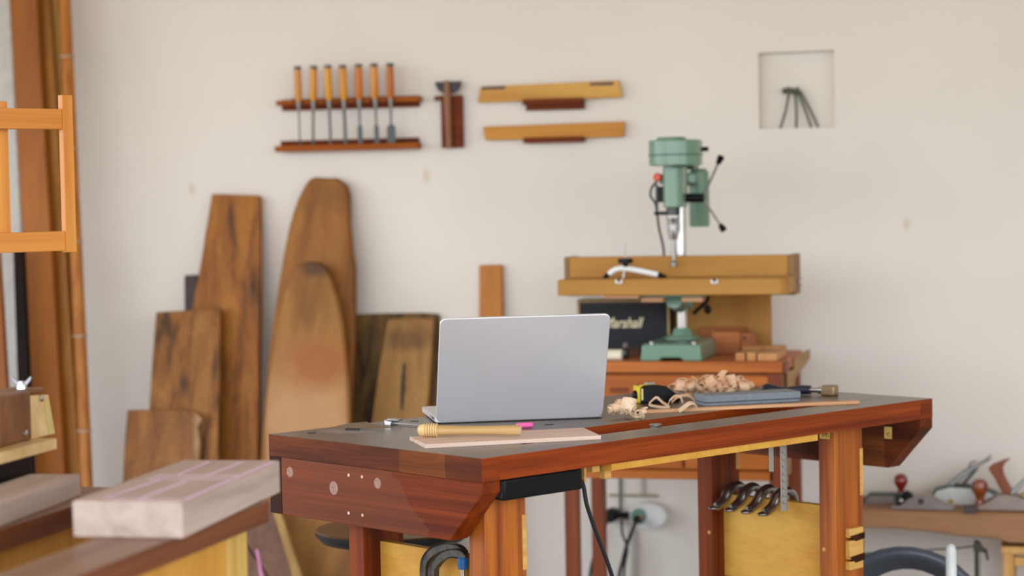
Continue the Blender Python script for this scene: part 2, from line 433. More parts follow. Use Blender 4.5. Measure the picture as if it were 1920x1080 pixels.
# end boards under the top, chamfered at the front
ZB = 0.657
for s0, mat in ((0.0, M_endboard), (SL - 0.045, M_benchend)):
    m = MB()
    prof = [(0.0, ZT - TH - 0.0005), (0.0, 0.752), (0.092, ZB), (WD - 0.04 if s0 == 0 else WD, ZB), (WD - 0.04 if s0 == 0 else WD, ZT - TH - 0.0005)]
    m.prism([Vector((s0, t, z)) for t, z in prof], Vector((0.045, 0, 0)))
    eb = m.build('end_board', mat, bench, bevel=0.0015)
    if s0 == 0:
        MB().box(0, 0.045, WD - 0.0395, WD, ZB, ZT - TH - 0.0005).build('end_block', M_dark, bench, bevel=0.001)
        for px, py, r in ((544, 885, 0.0105), (626, 915, 0.0135), (708, 906, 0.0105)):
            t, z = en(px, py)
            MB().lathe([(r, -0.0008), (r, 0.0006)], T(0, t, z) @ RY(-PI / 2), 24).build('hole_plug', plain('dusty_plug', (158, 120, 104), 0.7, scale=200, var=0.3), eb)
        for px, py in ((654, 891), (679, 894), (654, 962), (680, 966)):
            t, z = en(px, py)
            MB().lathe([(0.0032, -0.0005), (0.0032, 0.0008)], T(0, t, z) @ RY(-PI / 2), 12).build('dowel_pin', M_maple, eb)
# legs
for s0, s1, mats in ((0.05, 0.155, (M_leg, M_leg2)), (1.09, 1.188, (M_leg, M_leg2))):
    for (t0, t1), lm in zip(((0.05, 0.095), (0.41, 0.455)), mats):
        lg = MB().box(s0, s1, t0, t1, 0, ZT - TH - 0.0005).build('leg', lm, bench, bevel=0.0015)
        if t0 < 0.1:
            zt = 0.693 if s0 < 0.5 else 0.72
            MB().box(s1 - 0.010, s1 + 0.0008, t0 - 0.0008, t0 + 0.03, zt - 0.105, zt).build('tenon', M_tenon, lg)
        elif s0 > 0.5:
            MB().box(s1 - 0.012, s1 + 0.0008, t0 - 0.0008, t0 + 0.03, 0.645, 0.745).build('tenon', M_tenon, lg)
        else:
            MB().box(s1 - 0.012, s1 + 0.0008, t0 - 0.0008, t0 + 0.03, 0.645, 0.73).build('tenon', M_tenon, lg)
    pz0, pz1 = (0.40, 0.592) if s0 > 0.5 else (0.34, 0.612)
    sc = (s0 + s1) / 2
    MB().box(sc - 0.01, sc + 0.01, 0.0955, 0.4095, pz0, pz1).build('side_panel', M_ply, bench, bevel=0.001)
    for t0, t1 in ((0.0, 0.0),):
        MB().box(sc - 0.02, sc + 0.02, 0.0955, 0.4095, 0.08, 0.15).build('foot_rail', M_leg2, bench, bevel=0.002)
# dowel pins in the right-hand legs
for px, py, t in ((1330, 998, 0), ):
    tt, zz = en(1330, 998, 1.09)
    MB().lathe([(0.004, 0), (0.004, 0.001)], T(1.09, tt, zz) @ RY(-PI / 2), 14).build('dowel_pin', M_tenon, bench)
    tt, zz = en(1545, 1030, 1.09)
    MB().lathe([(0.0045, 0), (0.0045, 0.001)], T(1.09, tt, zz) @ RY(-PI / 2), 14).build('dowel_pin', M_tenon, bench)
# wedged stretcher tenons on the right front leg
for y0, y1 in ((991, 1003), (1014, 1043), (1053, 1063)):
    sa, za = fr(1585, y0, 0.05); sb, zb = fr(1611, y1, 0.05)
    MB().box(sa, sb, 0.038, 0.0498, zb, za).build('wedged_tenon', M_tenon, bench, bevel=0.001)
for y0, y1 in ((1005, 1010), (1044, 1050)):
    sa, za = fr(1585, y0, 0.05); sb, zb = fr(1612, y1, 0.05)
    MB().prism([Vector((sa, 0.0495, za)), Vector((sb, 0.0495, za + 0.004)), Vector((sb, 0.0495, zb + 0.003)), Vector((sa + 0.02, 0.0495, zb))], Vector((0, -0.014, 0))).build('wedge', M_dark, bench)
MB().box(0.156, 1.089, 0.06, 0.085, 0.10, 0.17).build('stretcher', M_leg2, bench)
# yellow batten and small offcuts under the front strip
MB().box(0.343, 0.975, 0.004, 0.03, 0.7600, ZT - TH - 0.0003).build('batten', M_ply, bench)
for px0, px1, y0, y1 in ((1111, 1125, 874, 884), (1134, 1147, 876, 896), (1096, 1100, 876, 904)):
    sa, za = fr(px0, y0, 0.03); sb, zb = fr(px1, y1, 0.03)
    MB().box(sa, sb, 0.031, 0.045, zb, ZT - TH - 0.0003).build('glue_block', M_tenon, bench)
# brass plates
ta, za = en(1539, 812, 1.0895); tb, zb = en(1556, 813, 1.0895)
pl = MB().box(1.0875, 1.0895, tb - 0.001, ta + 0.002, za - 0.012, ZT - TH - 0.001).build('brass_plate', M_brass, bench, bevel=0.0005)
for q in (0.3, 0.75):
    MB().ball(0.0042, T(1.0875, ta + (tb - ta) * q, za - 0.003)).build('screw_head', M_brass, pl)
tt, zz = en(1667, 808, SL - 0.045)
pl = MB().box(SL - 0.0475, SL - 0.0455, tt - 0.009, tt + 0.012, zz - 0.018, zz + 0.010).build('brass_plate', M_brass, bench, bevel=0.0005)
MB().ball(0.004, T(SL - 0.048, tt, zz - 0.008)).build('screw_head', M_brass, pl)
# small metal dog lying in the slot
t_ = tp(1236, 800)
bd = thing('bench_dog', 'small grey metal bench dog poking up in the slot of the split top', 'bench dog', (Bc.x, Bc.y, 0), ANG)
s_ = tp(1236, 800)[0]
MB().cyl(0.011, ZT - TH, ZT + 0.002, T(s_, ST0 + 0.012, 0)).build('shaft', M_steel, bd, bevel=0.002)
MB().cyl(0.013, ZT + 0.0021, ZT + 0.005, T(s_, ST0 + 0.012, 0)).build('head', M_steel, bd, bevel=0.001)

# power strip clipped under the front strip
ps = thing('power_strip', 'black power strip fixed under the front left corner of the workbench', 'power strip', (Bc.x, Bc.y, 0), ANG)
MB().box(0.056, 0.262, 0.002, 0.044, 0.733, ZT - TH - 0.0006).build('body', M_black, ps, bevel=0.005, seg=3)
MB().box(0.0545, 0.0565, 0.006, 0.040, 0.738, 0.770).build('end_plate', plain('shiny_black_plate', (60, 58, 70), 0.1), ps)
pc = [Vector((0.262, 0.02, 0.752)), Vector((0.272, 0.02, 0.745))]
cp = [(1092, 905), (1100, 945), (1113, 985), (1128, 1025), (1141, 1060), (1150, 1090), (1165, 1160), (1185, 1230), (1205, 1330), (1225, 1430)]
pts = []
for i, (px, py) in enumerate(cp):
    s, z = fr(px, py, 0.02); pts.append(Vector((s, 0.02, max(0.012, z))))
MB().tube(smoothpts([Vector((0.258, 0.02, 0.752))] + pts + [Vector((pts[-1].x + 0.02, 0.0, 0.06)), Vector((pts[-1].x + 0.07, -0.03, 0.006)), Vector((pts[-1].x + 0.20, -0.06, 0.006)), Vector((pts[-1].x + 0.45, -0.02, 0.006))]), 0.0042, 10).build('cord', M_rubber, ps)

# ---- laptop
def at(px, py, z=ZT):
    return onz(px, py, z)
HL = onz(818, 790, ZT + 0.002); HR = onz(1133, 783, ZT + 0.002)
HL = Vector((-1.3182, 4.2797, ZT)); ha = math.radians(24.38)
lap = thing('laptop', 'silver laptop standing open on the workbench, its lid back towards the viewer', 'laptop', (HL.x, HL.y, ZT + 0.0003), ha)
def rrect(wd, h, r, n=6):
    pts = []
    for cx, cy, a in ((wd - r, r, -90), (wd - r, h - r, 0), (r, h - r, 90), (r, r, 180)):
        for k in range(n + 1):
            q = math.radians(a + 90 * k / n); pts.append((cx + r * math.cos(q), cy + r * math.sin(q)))
    return pts
M_alu = plain('silver_aluminium', (222, 220, 222), 0.36, 0.45, 0, 0.01, 6)
M_aludk = plain('laptop_port_dark', (30, 30, 32), 0.4)
MB().prism([Vector((x, y, 0.002)) for x, y in rrect(0.359, 0.247, 0.012)], Vector((0, 0, 0.0115))).build('base', M_alu, lap, bevel=0.002, seg=3)
MB().box(0.01, 0.349, 0.006, 0.235, 0.0, 0.0019).build('rubber_feet', M_rubber, lap)
MB().box(0.03, 0.329, 0.012, 0.022, 0.0137, 0.016).build('hinge', M_black, lap)
km = MB()
for r in range(5):
    for c in range(14): km.box(0.04 + c * 0.0201, 0.057 + c * 0.0201, 0.04 + r * 0.019, 0.056 + r * 0.019, 0.0136, 0.0146)
km.build('keyboard', M_black, lap)
pm = MB()
for y in (0.03, 0.045, 0.058, 0.085): pm.box(-0.0004, 0.0005, y, y + 0.009, 0.006, 0.0105)
pm.build('ports', M_aludk, lap)
TILT = math.radians(24.2)
LM = T(0, 0.004, 0.004) @ RX(TILT)
m = MB(); m.prism([Vector((x, -0.004, z)) for x, z in rrect(0.359, 0.247, 0.014, 8)], Vector((0, 0.0055, 0)), LM)
lid = m.build('lid', M_alu, lap, bevel=0.0025, seg=4)
m = MB(); m.prism([Vector((x + 0.006, 0.0016, z + 0.012)) for x, z in rrect(0.347, 0.228, 0.008, 6)], Vector((0, 0.0008, 0)), LM)
m.build('screen', plain('dark_screen_glass', (12, 12, 14), 0.1), lap)

# ---- pale board, turned handle, pink chalk
Z = ZT
def bench_thing(name, label, cat, p, rz, z=ZT, group=None):
    return thing(name, label, cat, (p.x, p.y, z), rz, group)
a = onz(797, 841, ZT); b = onz(1127, 824, ZT); c_ = onz(768, 826, ZT)
d = b - a
pb = bench_thing('pale_board', 'thin pale pinkish board lying at the front of the workbench under the turned handle', 'board', a, math.atan2(d.y, d.x))
lc = [local(pb, p) for p in (a, b, onz(1094, 809, ZT), c_)]
m = MB(); m.prism([Vector((p.x, p.y, 0.008)) for p in lc], Vector((0, 0, -0.008)))
o = m.build('board', M_maple, pb, bevel=0.0008)
hz = ZT + 0.008
a = onz(783, 809, hz + 0.011); b = onz(976, 809, hz + 0.011)
# keep the handle level, resting on the board
d = b - a
th = bench_thing('turned_handle', 'turned wooden tool handle with a ringed bulb end, on the pale board', 'tool handle', Vector((a.x, a.y, 0)), math.atan2(d.y, d.x), hz + 0.0135)
Lh = d.length
prof = [(0.004, 0.0), (0.010, 0.003), (0.0125, 0.010), (0.013, 0.015)]
x = 0.017
ringp = []
for k in range(5):
    ringp += [(0.0112, x), (0.0135, x + 0.0012), (0.0135, x + 0.0036)]; x += 0.0048
MH = RY(PI / 2)
prof2 = prof + ringp + [(0.0112, x), (0.0108, x + 0.01), (0.0100, 0.10), (0.0102, 0.15), (0.0108, Lh - 0.02), (0.0108, Lh - 0.003), (0.0095, Lh)]
M_hnd = wood('pale_turned_handle', (222, 192, 140), (186, 140, 70), 'x', 14, 3.0, 0.4, 0.12, sat=1.0)
MB().lathe(prof + ringp + [(0.0104, x)], MH, 28).build('ringed_bulb', wood('ringed_bulb_wood', (232, 200, 142), (212, 170, 106), 'x', 14, 3.0, 0.45, 0.12, sat=1.0), th)
MB().lathe([(0.0104, x), (0.0096, x + 0.01), (0.0086, 0.10), (0.0089, 0.15), (0.0098, Lh - 0.02), (0.0098, Lh - 0.003), (0.0088, Lh)], MH, 28).build('grip', M_hnd, th)
MB().lathe([(0.0095, Lh + 0.0002), (0.009, Lh + 0.001)], MH, 24).build('end_face', M_maple, th)
a = onz(968, 799, ZT + 0.005); b = onz(999, 797, ZT + 0.005); d = b - a
ch = bench_thing('chalk', 'short bright pink chalk stick lying in front of the laptop', 'chalk', a, math.atan2(d.y, d.x), ZT + 0.0055)
MB().lathe([(0.0035, 0), (0.005, 0.002), (0.0054, 0.006), (0.0054, d.length - 0.006), (0.005, d.length - 0.002), (0.003, d.length)], MH, 20).build('stick', plain('pink_chalk', (255, 110, 178), 0.6, var=0.03), ch)

# ---- leaf-shaped scraper and adjustable square at the left end
a = onz(620, 807, ZT); b = onz(745, 806, ZT); d = b - a
sc = bench_thing('scraper_blade', 'thin bronze coloured scraper blade at the left end of the workbench', 'scraper', a, math.atan2(d.y, d.x))
L_ = d.length
pr = [(0, 0.0), (0.03, -0.004), (0.07, -0.006), (0.078, -0.003), (0.10, -0.006), (L_, 0.0), (0.10, 0.012), (0.078, 0.020), (0.07, 0.030), (0.03, 0.022)]
MB().prism([Vector((x, y * 1.25, 0.0045 + max(0, y) * 0.25)) for x, y in pr], Vector((0, 0, 0.0016))).build('blade', plain('bronze_blade', (128, 108, 76), 0.35, 0.7), sc, bevel=0.0006)
MB().box(0.03, 0.06, 0.002, 0.008, 0, 0.0044).build('rest_block', M_darkwood, sc)
a = onz(712, 796, ZT); b = onz(787, 802, ZT); d = b - a
sq = bench_thing('adjustable_square', 'small steel adjustable square lying behind the turned handle', 'square', a, math.atan2(d.y, d.x))
L_ = d.length
MB().prism([Vector(p) for p in ((0, 0.01, 0.009), (0.016, -0.002, 0.009), (0.034, -0.002, 0.009), (0.034, 0.022, 0.009), (0.01, 0.022, 0.009))], Vector((0, 0, -0.009))).build('head', M_chrome, sq, bevel=0.001)
MB().box(0.018, 0.05, 0.004, 0.02, 0.0095, 0.0135).build('lock_bar', M_steel, sq, bevel=0.001)
MB().box(0.035, L_ + 0.03, 0.004, 0.016, 0.004, 0.0055).build('rule', M_steel, sq)

# ---- tape measure
a = onz(1203, 757, ZT); b = onz(1276, 753, ZT); d = b - a
tm = bench_thing('tape_measure', 'yellow and black tape measure standing on the workbench beside the laptop', 'tape measure', a, math.atan2(d.y, d.x))
W_ = d.length
out = [(0.0, 0.0), (0.0, 0.036), (0.006, 0.041), (0.04, 0.041), (0.062, 0.037), (0.076, 0.026), (W_, 0.014), (W_, 0.0)]
out = [Vector((x, 0, z)) for x, z in out]
M_yel = plain('yellow_plastic', (240, 214, 30), 0.35)
MB().prism([p + Vector((0, 0, 0.0)) for p in out], Vector((0, 0.006, 0))).build('side_grip', M_black, tm, bevel=0.003, seg=3)
MB().prism([p + Vector((0, 0.030, 0.0)) for p in out], Vector((0, 0.006, 0))).build('side_grip', M_black, tm, bevel=0.003, seg=3)
MB().prism([Vector((p.x * 0.97 + 0.001, 0.0062, p.z * 0.985 + 0.0004)) for p in out], Vector((0, 0.0236, 0))).build('case', M_yel, tm, bevel=0.002)
MB().box(-0.007, -0.0003, 0.003, 0.033, 0.001, 0.040).build('front_plate', M_yel, tm, bevel=0.0025)
MB().ball(0.009, T(-0.009, 0.016, 0.018) @ Matrix.Diagonal((0.7, 1.1, 1.3, 1))).build('lock_button', M_black, tm)
MB().lathe([(0.012, 0.0), (0.013, 0.003), (0.010, 0.005)], T(0.028, 0.018, 0.041) @ RX(-0.1)).build('top_badge', plain('silver_badge', (200, 200, 190), 0.3, 0.4), tm)
MB().lathe([(0.006, 0.0051), (0.006, 0.0060)], T(0.028, 0.018, 0.041) @ RX(-0.1)).build('badge_centre', M_black, tm)
MB().box(-0.0005, 0.004, -0.0008, 0.0, 0.008, 0.034).build('yellow_stripe', plain('cream_mark', (236, 226, 170), 0.5), tm)

# ---- oilstone
a = onz(1324, 762, ZT); b = onz(1499, 753, ZT); d = b - a
st = bench_thing('sharpening_stone', 'blue-grey sharpening stone block lying on the workbench by the wood shavings', 'sharpening stone', a, math.atan2(d.y, d.x))
L_ = d.length
M_stone = plain('blue_grey_stone', (128, 134, 140), 0.75, var=0.1, scale=80)
MB().box(0, L_, 0, 0.070, 0, 0.0065).build('lower_layer', M_stone, st, bevel=0.001)
MB().box(0.001, L_ - 0.001, 0.001, 0.069, 0.0068, 0.0078).build('joint', plain('stone_joint', (50, 56, 64), 0.8), st)
MB().box(-0.001, L_ + 0.003, -0.001, 0.071, 0.008, 0.0235).build('upper_layer', M_stone, st, bevel=0.0015)

# ---- thin stick
a = onz(1190, 776, ZT); b = onz(1612, 757, ZT); d = b - a
sk = bench_thing('thin_stick', 'long thin square beech stick lying across the slot of the workbench', 'stick', a, math.atan2(d.y, d.x))
MB().box(0, d.length, 0, 0.02, 0, 0.0065).build('stick', M_stick, sk, bevel=0.0006)

# ---- tool with bronze square head behind the stone
a = onz(1430, 738, ZT); b = onz(1566, 742, ZT); d = b - a
hm_ = bench_thing('small_mallet', 'hand tool with black grip, steel shaft and square bronze head behind the stone', 'mallet', a, math.atan2(d.y, d.x))
L_ = d.length
MB().tube([(0.0, 0.0, 0.013), (0.01, 0, 0.014), (0.03, 0, 0.011), (0.05, 0, 0.009), (0.08, 0, 0.011), (L_ - 0.085, 0, 0.012), (L_ - 0.06, 0, 0.012)], [0.006, 0.011, 0.010, 0.0075, 0.009, 0.011, 0.0105], 16).build('grip', plain('navy_grip', (26, 32, 46), 0.35), hm_)
MB().tube([(L_ - 0.062, 0, 0.012), (L_ - 0.02, 0, 0.012)], 0.006, 14).build('shaft', M_chrome, hm_)
MB().lathe([(0.009, 0), (0.009, 0.012)], T(L_ - 0.04, 0, 0.012) @ MH, 18).build('collar', M_chrome, hm_)
MB().box(L_ - 0.030, L_ + 0.004, -0.016, 0.016, 0.0, 0.0245).build('head', plain('bronze_head', (150, 124, 92), 0.35, 0.7), hm_, bevel=0.004, seg=3)

# ---- wood shavings
M_shav = wood('fresh_shaving', (246, 220, 188), (230, 190, 150), 'x', 60, 10, 0.6, 0.1, sat=1.0)
M_shav2 = wood('warm_shaving', (244, 206, 168), (228, 176, 134), 'x', 60, 10, 0.6, 0.1, sat=1.0)
def ribbon(m, path, wid, axis, th=0.0006, wv=None):
    """a bent strip: path points, width direction axis, thickness"""
    path = [Vector(p) for p in path]; axis = Vector(axis).normalized(); rows = []
    for i, p in enumerate(path):
        t = (path[min(i + 1, len(path) - 1)] - path[max(i - 1, 0)]).normalized()
        n = t.cross(axis); n = n.normalized() if n.length > 1e-6 else Vector((0, 0, 1))
        wdt = wid * (1 if wv is None else wv(i / (len(path) - 1)))
        ww = axis + t * 0.25 * math.sin(i * 0.7)
        rows.append([m.bm.verts.new(p + ww * wdt / 2 + n * th), m.bm.verts.new(p - ww * wdt / 2 + n * th), m.bm.verts.new(p - ww * wdt / 2 - n * th), m.bm.verts.new(p + ww * wdt / 2 - n * th)])
    for a, b in zip(rows, rows[1:]):
        for k in range(4): m.bm.faces.new((a[k], a[(k + 1) % 4], b[(k + 1) % 4], b[k]))
    m.bm.faces.new(rows[0][::-1]); m.bm.faces.new(rows[-1])
def spiral(m, c, r0, r1, turns, wid, axis, seedv=0):
    axis = Vector(axis).normalized(); u = axis.orthogonal().normalized(); v = axis.cross(u); pts = []
    n = int(14 * turns) + 2
    for i in range(n):
        k = i / (n - 1); a = seedv + 2 * PI * turns * k; r = r0 + (r1 - r0) * k
        pts.append(Vector(c) + u * r * math.cos(a) + v * r * math.sin(a) + axis * wid * 0.5 * k)
    ribbon(m, pts, wid, axis)
def shaving(label, px, py, fn, mat=M_shav, name='wood_shaving', group=None, lift=0.0):
    p = onz(px, py, ZT)
    t = thing(name, label, 'wood shaving', (p.x, p.y, ZT), YAW, group)
    m = MB(); fn(m)
    bmesh.ops.translate(m.bm, verts=m.bm.verts, vec=(0, 0, -min(v.co.z for v in m.bm.verts) + 0.0002 + lift))
    m.build('curl', mat, t)
    return t
def clump(m, c, r, n, rnd):
    for k in range(n):
        a = Vector((rnd.uniform(-1, 1), rnd.uniform(-0.6, 0.6), rnd.uniform(-0.6, 0.8)))
        p = Vector(c) + Vector((a.x * r[0], a.y * r[1], a.z * r[2]))
        ax = Vector((rnd.uniform(-1, 1), rnd.uniform(-1, 1), rnd.uniform(-0.7, 0.7)))
        spiral(m, p, rnd.uniform(0.005, 0.009), rnd.uniform(0.010, 0.018), rnd.uniform(0.6, 1.3), rnd.uniform(0.014, 0.026), ax, rnd.uniform(0, 6))
def f1(m):
    spiral(m, (0.016, 0, 0.013), 0.006, 0.013, 1.8, 0.026, (1, 0.5, 0.2), 1)
    spiral(m, (0.040, 0, 0.013), 0.005, 0.011, 1.4, 0.018, (0.8, -0.6, 0.5), 2)
    spiral(m, (0.030, 0.004, 0.022), 0.005, 0.009, 1.2, 0.014, (0.3, 0.7, 0.5), 3)
    clump(m, (0.045, 0, 0.012), (0.014, 0.01, 0.008), 5, random.Random(3))
shaving('thick bunched shaving just right of the laptop, leftmost on the workbench', 1135, 784, f1)
shaving('small tight rolled shaving hanging at the slot edge', 1198, 789, lambda m: (spiral(m, (0.0, 0, 0.008), 0.003, 0.0085, 2.4, 0.026, (0.25, 1, -0.25), 0.5), spiral(m, (0.008, 0.006, 0.012), 0.004, 0.008, 1.2, 0.012, (1, 0.3, 0.2), 0.5)))
def f3(m):
    pts = smoothpts([(0.0, 0, 0.004), (-0.018, 0.006, 0.003), (-0.044, 0.012, 0.008), (-0.040, 0.012, 0.016), (-0.028, 0.012, 0.024), (-0.016, 0.01, 0.014), (-0.004, 0.006, 0.008), (0.0, 0.0, 0.018), (0.012, 0.0, 0.028), (0.024, 0.006, 0.024), (0.03, 0.012, 0.012)], 5)
    ribbon(m, pts, 0.009, (0.2, 1, 0.5))
shaving('looping ribbon shaving in front of the tape measure', 1256, 766, f3)
shaving('arched ribbon shaving leaning on the left end of the sharpening stone', 1285, 757, lambda m: ribbon(m, smoothpts([(-0.03, 0.01, 0.006), (-0.015, 0.01, 0.018), (0.005, 0.008, 0.021), (0.018, 0.0, 0.014), (0.024, -0.004, 0.004)], 5), 0.011, (0.1, 1, 0.4)), M_shav2)
shaving('flat folded shaving resting on the thin beech stick', 1288, 773, lambda m: (ribbon(m, smoothpts([(-0.018, 0, 0.001), (-0.008, 0, 0.008), (0.006, 0, 0.018), (0.018, 0.004, 0.016), (0.020, 0.004, 0.004)], 5), 0.020, (-0.2, 1, 0.2)), ), M_shav, lift=0.0)
p = onz(1330, 748, ZT)
def pile(m):
    rnd = random.Random(11)
    for k in range(60):
        u = rnd.uniform(-0.085, 0.082); h = 0.027 - 0.010 * abs(u) / 0.08
        clump(m, (u, rnd.uniform(-0.02, 0.02), rnd.uniform(0.010, h)), (0.004, 0.004, 0.002), 1, rnd)
pp = thing('shaving_pile', 'heap of curled wood shavings behind the sharpening stone', 'wood shavings', (p.x, p.y + 0.06, ZT), YAW)
m = MB(); pile(m)
bmesh.ops.translate(m.bm, verts=m.bm.verts, vec=(0, 0, -min(v.co.z for v in m.bm.verts) + 0.0002))
m.build('curls', M_shav2, pp); pp['kind'] = 'stuff'

M_rule = plain('dull_rule_steel', (128, 120, 110), 0.5, 0.6)
# ---- steel rule and short bar hanging under the front strip
for nm, lab, x0, x1, y0, y1, mat in (('steel_rule', 'steel rule with engraved scale hanging below the workbench front', 1462, 1475, 826, 958, M_rule), ('steel_bar', 'short plain steel bar hanging below the workbench, left of the rule', 1441, 1450, 833, 884, M_rule)):
    T0 = 0.046
    p = onplane((x0 + x1) / 2, y0, Bc + e2 * T0, e2)
    t = thing(nm, lab, 'ruler' if 'rule' in nm else 'metal bar', (p.x, p.y, 0), math.radians(20))
    sc_ = 1 / ((p - CAM).dot(FV) / FPX); wd = (x1 - x0) / sc_; zt = ZT - TH - 0.0003; zb = onplane((x0 + x1) / 2, y1, p, Vector((0, 1, 0))).z
    o = MB().box(-wd / 2, wd / 2, -0.0006, 0.0006, zb, zt).build('blade', mat, t)
    if nm == 'steel_rule':
        mk = MB(); n = int((zt - zb) / 0.003)
        for k in range(1, n):
            l = 0.006 if k % 5 == 0 else 0.003
            mk.box(wd / 2 - l, wd / 2 - 0.0003, -0.0009, -0.0006, zb + k * 0.003, zb + k * 0.003 + 0.0007)
        for k in range(1, int((zt - zb) / 0.01524)):
            z = zb + k * 0.0155
            mk.box(-0.003, 0.001, -0.0009, -0.0006, z, z + 0.001).box(-0.003, -0.0022, -0.0009, -0.0006, z, z + 0.006)
        mk.build('scale_marks', M_black, t)

# ---- holdfasts over the right side panel
def holdfast(t, label, s_pad, dz, z0=0.592):
    h = thing('holdfast', label, 'holdfast', (Bc.x, Bc.y, 0), ANG, 'holdfasts over the side panel')
    sb = 1.1612
    pts = smoothpts([(sb, t, z0 - 0.20), (sb, t, z0 - 0.06), (sb - 0.001, t, z0 - 0.004), (sb - 0.012, t, z0 + 0.016), (sb - 0.036, t, z0 + 0.024), (sb - 0.062, t, z0 + 0.012), (sb - 0.078, t, z0 - 0.006), (sb - 0.104, t, z0 - 0.018)], 6)
    n = len(pts); rr = [0.0095 if i < n * 0.45 else 0.0095 + 0.003 * math.sin(PI * (i / n - 0.45) / 0.55) for i in range(n)]
    MB().tube(pts, rr, 12).build('arm', M_hold, h)
    e = pts[-1]
    MB().ball(0.0135, T(e.x - 0.004, e.y, e.z - 0.002) @ Matrix.Diagonal((1.5, 0.9, 0.42, 1))).build('pad', M_hold, h)
M_hold = plain('worn_forged_steel', (150, 148, 144), 0.2, 0.95, var=0.2)
for k, t in enumerate((0.368, 0.320, 0.272, 0.222)):
    holdfast(t, ['leftmost dark steel holdfast hooked over the yellow side panel', 'second dark steel holdfast from the left over the yellow panel', 'third dark steel holdfast from the left, next to the rightmost', 'rightmost dark steel holdfast, just behind the steel rule'][k], 0, 0)

# ---- C clamps over the left side panel
M_clamp = plain('worn_black_clamp_iron', (84, 80, 76), 0.35, 0.7, var=0.35, scale=60)
def cclamp(sp, pix, label, grip):
    h = thing('c_clamp', label, 'clamp', (Bc.x, Bc.y, 0), ANG, 'clamps over the side panel')
    P = [Vector((sp,) + en(px, py, sp)) for px, py in pix]
    lo = [Vector((sp, P[0].y, 0.40)), Vector((sp, P[0].y, 0.50))]
    end = [Vector((sp, P[-1].y, 0.388)), Vector((sp, (P[-1].y + P[0].y) / 2, 0.372))]
    pts = smoothpts([Vector((sp, P[0].y - 0.05, 0.372)), Vector((sp, P[0].y - 0.012, 0.382))] + lo + P, 6)
    m = MB(); rows = []; n = len(pts)
    for i, p in enumerate(pts):
        tg = (pts[min(i + 1, n - 1)] - pts[max(i - 1, 0)]).normalized(); nn = Vector((0, tg.z, -tg.y))
        hw = 0.0085 if i < n - 8 else 0.0085 * (1 - 0.35 * (i - n + 8) / 8)
        prof = [(-hw, 0.0065), (-hw + 0.0025, 0.003), (hw - 0.0025, 0.003), (hw, 0.0065), (hw, -0.0065), (hw - 0.0025, -0.003), (-hw + 0.0025, -0.003), (-hw, -0.0065)]
        rows.append([m.bm.verts.new(p + nn * a + Vector((b, 0, 0))) for a, b in prof])
    for a, b in zip(rows, rows[1:]):
        for k in range(8): m.bm.faces.new((a[k], a[(k + 1) % 8], b[(k + 1) % 8], b[k]))
    m.bm.faces.new(rows[0][::-1]); m.bm.faces.new(rows[-1])
    m.build('frame', M_clamp, h, bevel=0.0008)
    e = Vector((sp,) + en(868, 1045, sp)); eb = en(868, 1067, sp)[1]
    if grip:
        MB().cyl(0.0105, eb, e.z, T(sp, e.y, 0), 20).build('collar', plain('blue_collar', (24, 92, 150), 0.3), h, bevel=0.002)
    else: eb = e.z
    MB().cyl(0.0055, eb - 0.14, eb - 0.0003, T(sp, e.y, 0), 16).build('screw', M_chrome, h)
    MB().cyl(0.011, eb - 0.151, eb - 0.1402, T(sp, e.y, 0), 16).build('pad', M_clamp, h)
cclamp(0.0848, [(797, 1066), (804, 1043), (820, 1030), (842, 1026), (862, 1031), (872, 1040)], 'dark iron clamp hanging against the yellow panel, behind the one with the blue collar', False)
cclamp(0.0700, [(813, 1072), (819, 1055), (832, 1042), (850, 1037), (866, 1040), (874, 1045)], 'dark iron clamp with blue collar hanging beside the orange front leg', True)

# ================================================================== wall-parallel helpers
def wth(name, label, cat, px, py, off, z=None, group=None):
    p = pw(px, py, off)
    return thing(name, label, cat, (p.x, p.y, p.z if z is None else z), 0, group)
def wpr(par, name, mat, pix, off, thick, bevel=0.001, level=None, **k):
    """outline given on the plane `off` in front of the wall, thickness towards the wall"""
    pts = []
    for q in pix:
        p = pw(q[0], q[1], off)
        pts.append(p - par.location)
    return MB().prism(pts, Vector((0, thick, 0))).build(name, mat, par, bevel=bevel, **k)
def zrange(px, y0, y1, off): return pw(px, y0, off).z, pw(px, y1, off).z
def wbox(par, name, mat, px0, px1, py0, py1, off, thick, bevel=0.001, **k):
    """upright box whose front face spans those pixels"""
    ym = (py0 + py1) / 2; xm = (px0 + px1) / 2
    x0 = pw(px0, ym, off).x; x1 = pw(px1, ym, off).x; z1, z0 = zrange(xm, py0, py1, off)
    y = WALLY - off; L = par.location
    return MB().box(x0 - L.x, x1 - L.x, y - L.y, y + thick - L.y, z0 - L.z, z1 - L.z).build(name, mat, par, bevel=bevel, **k)

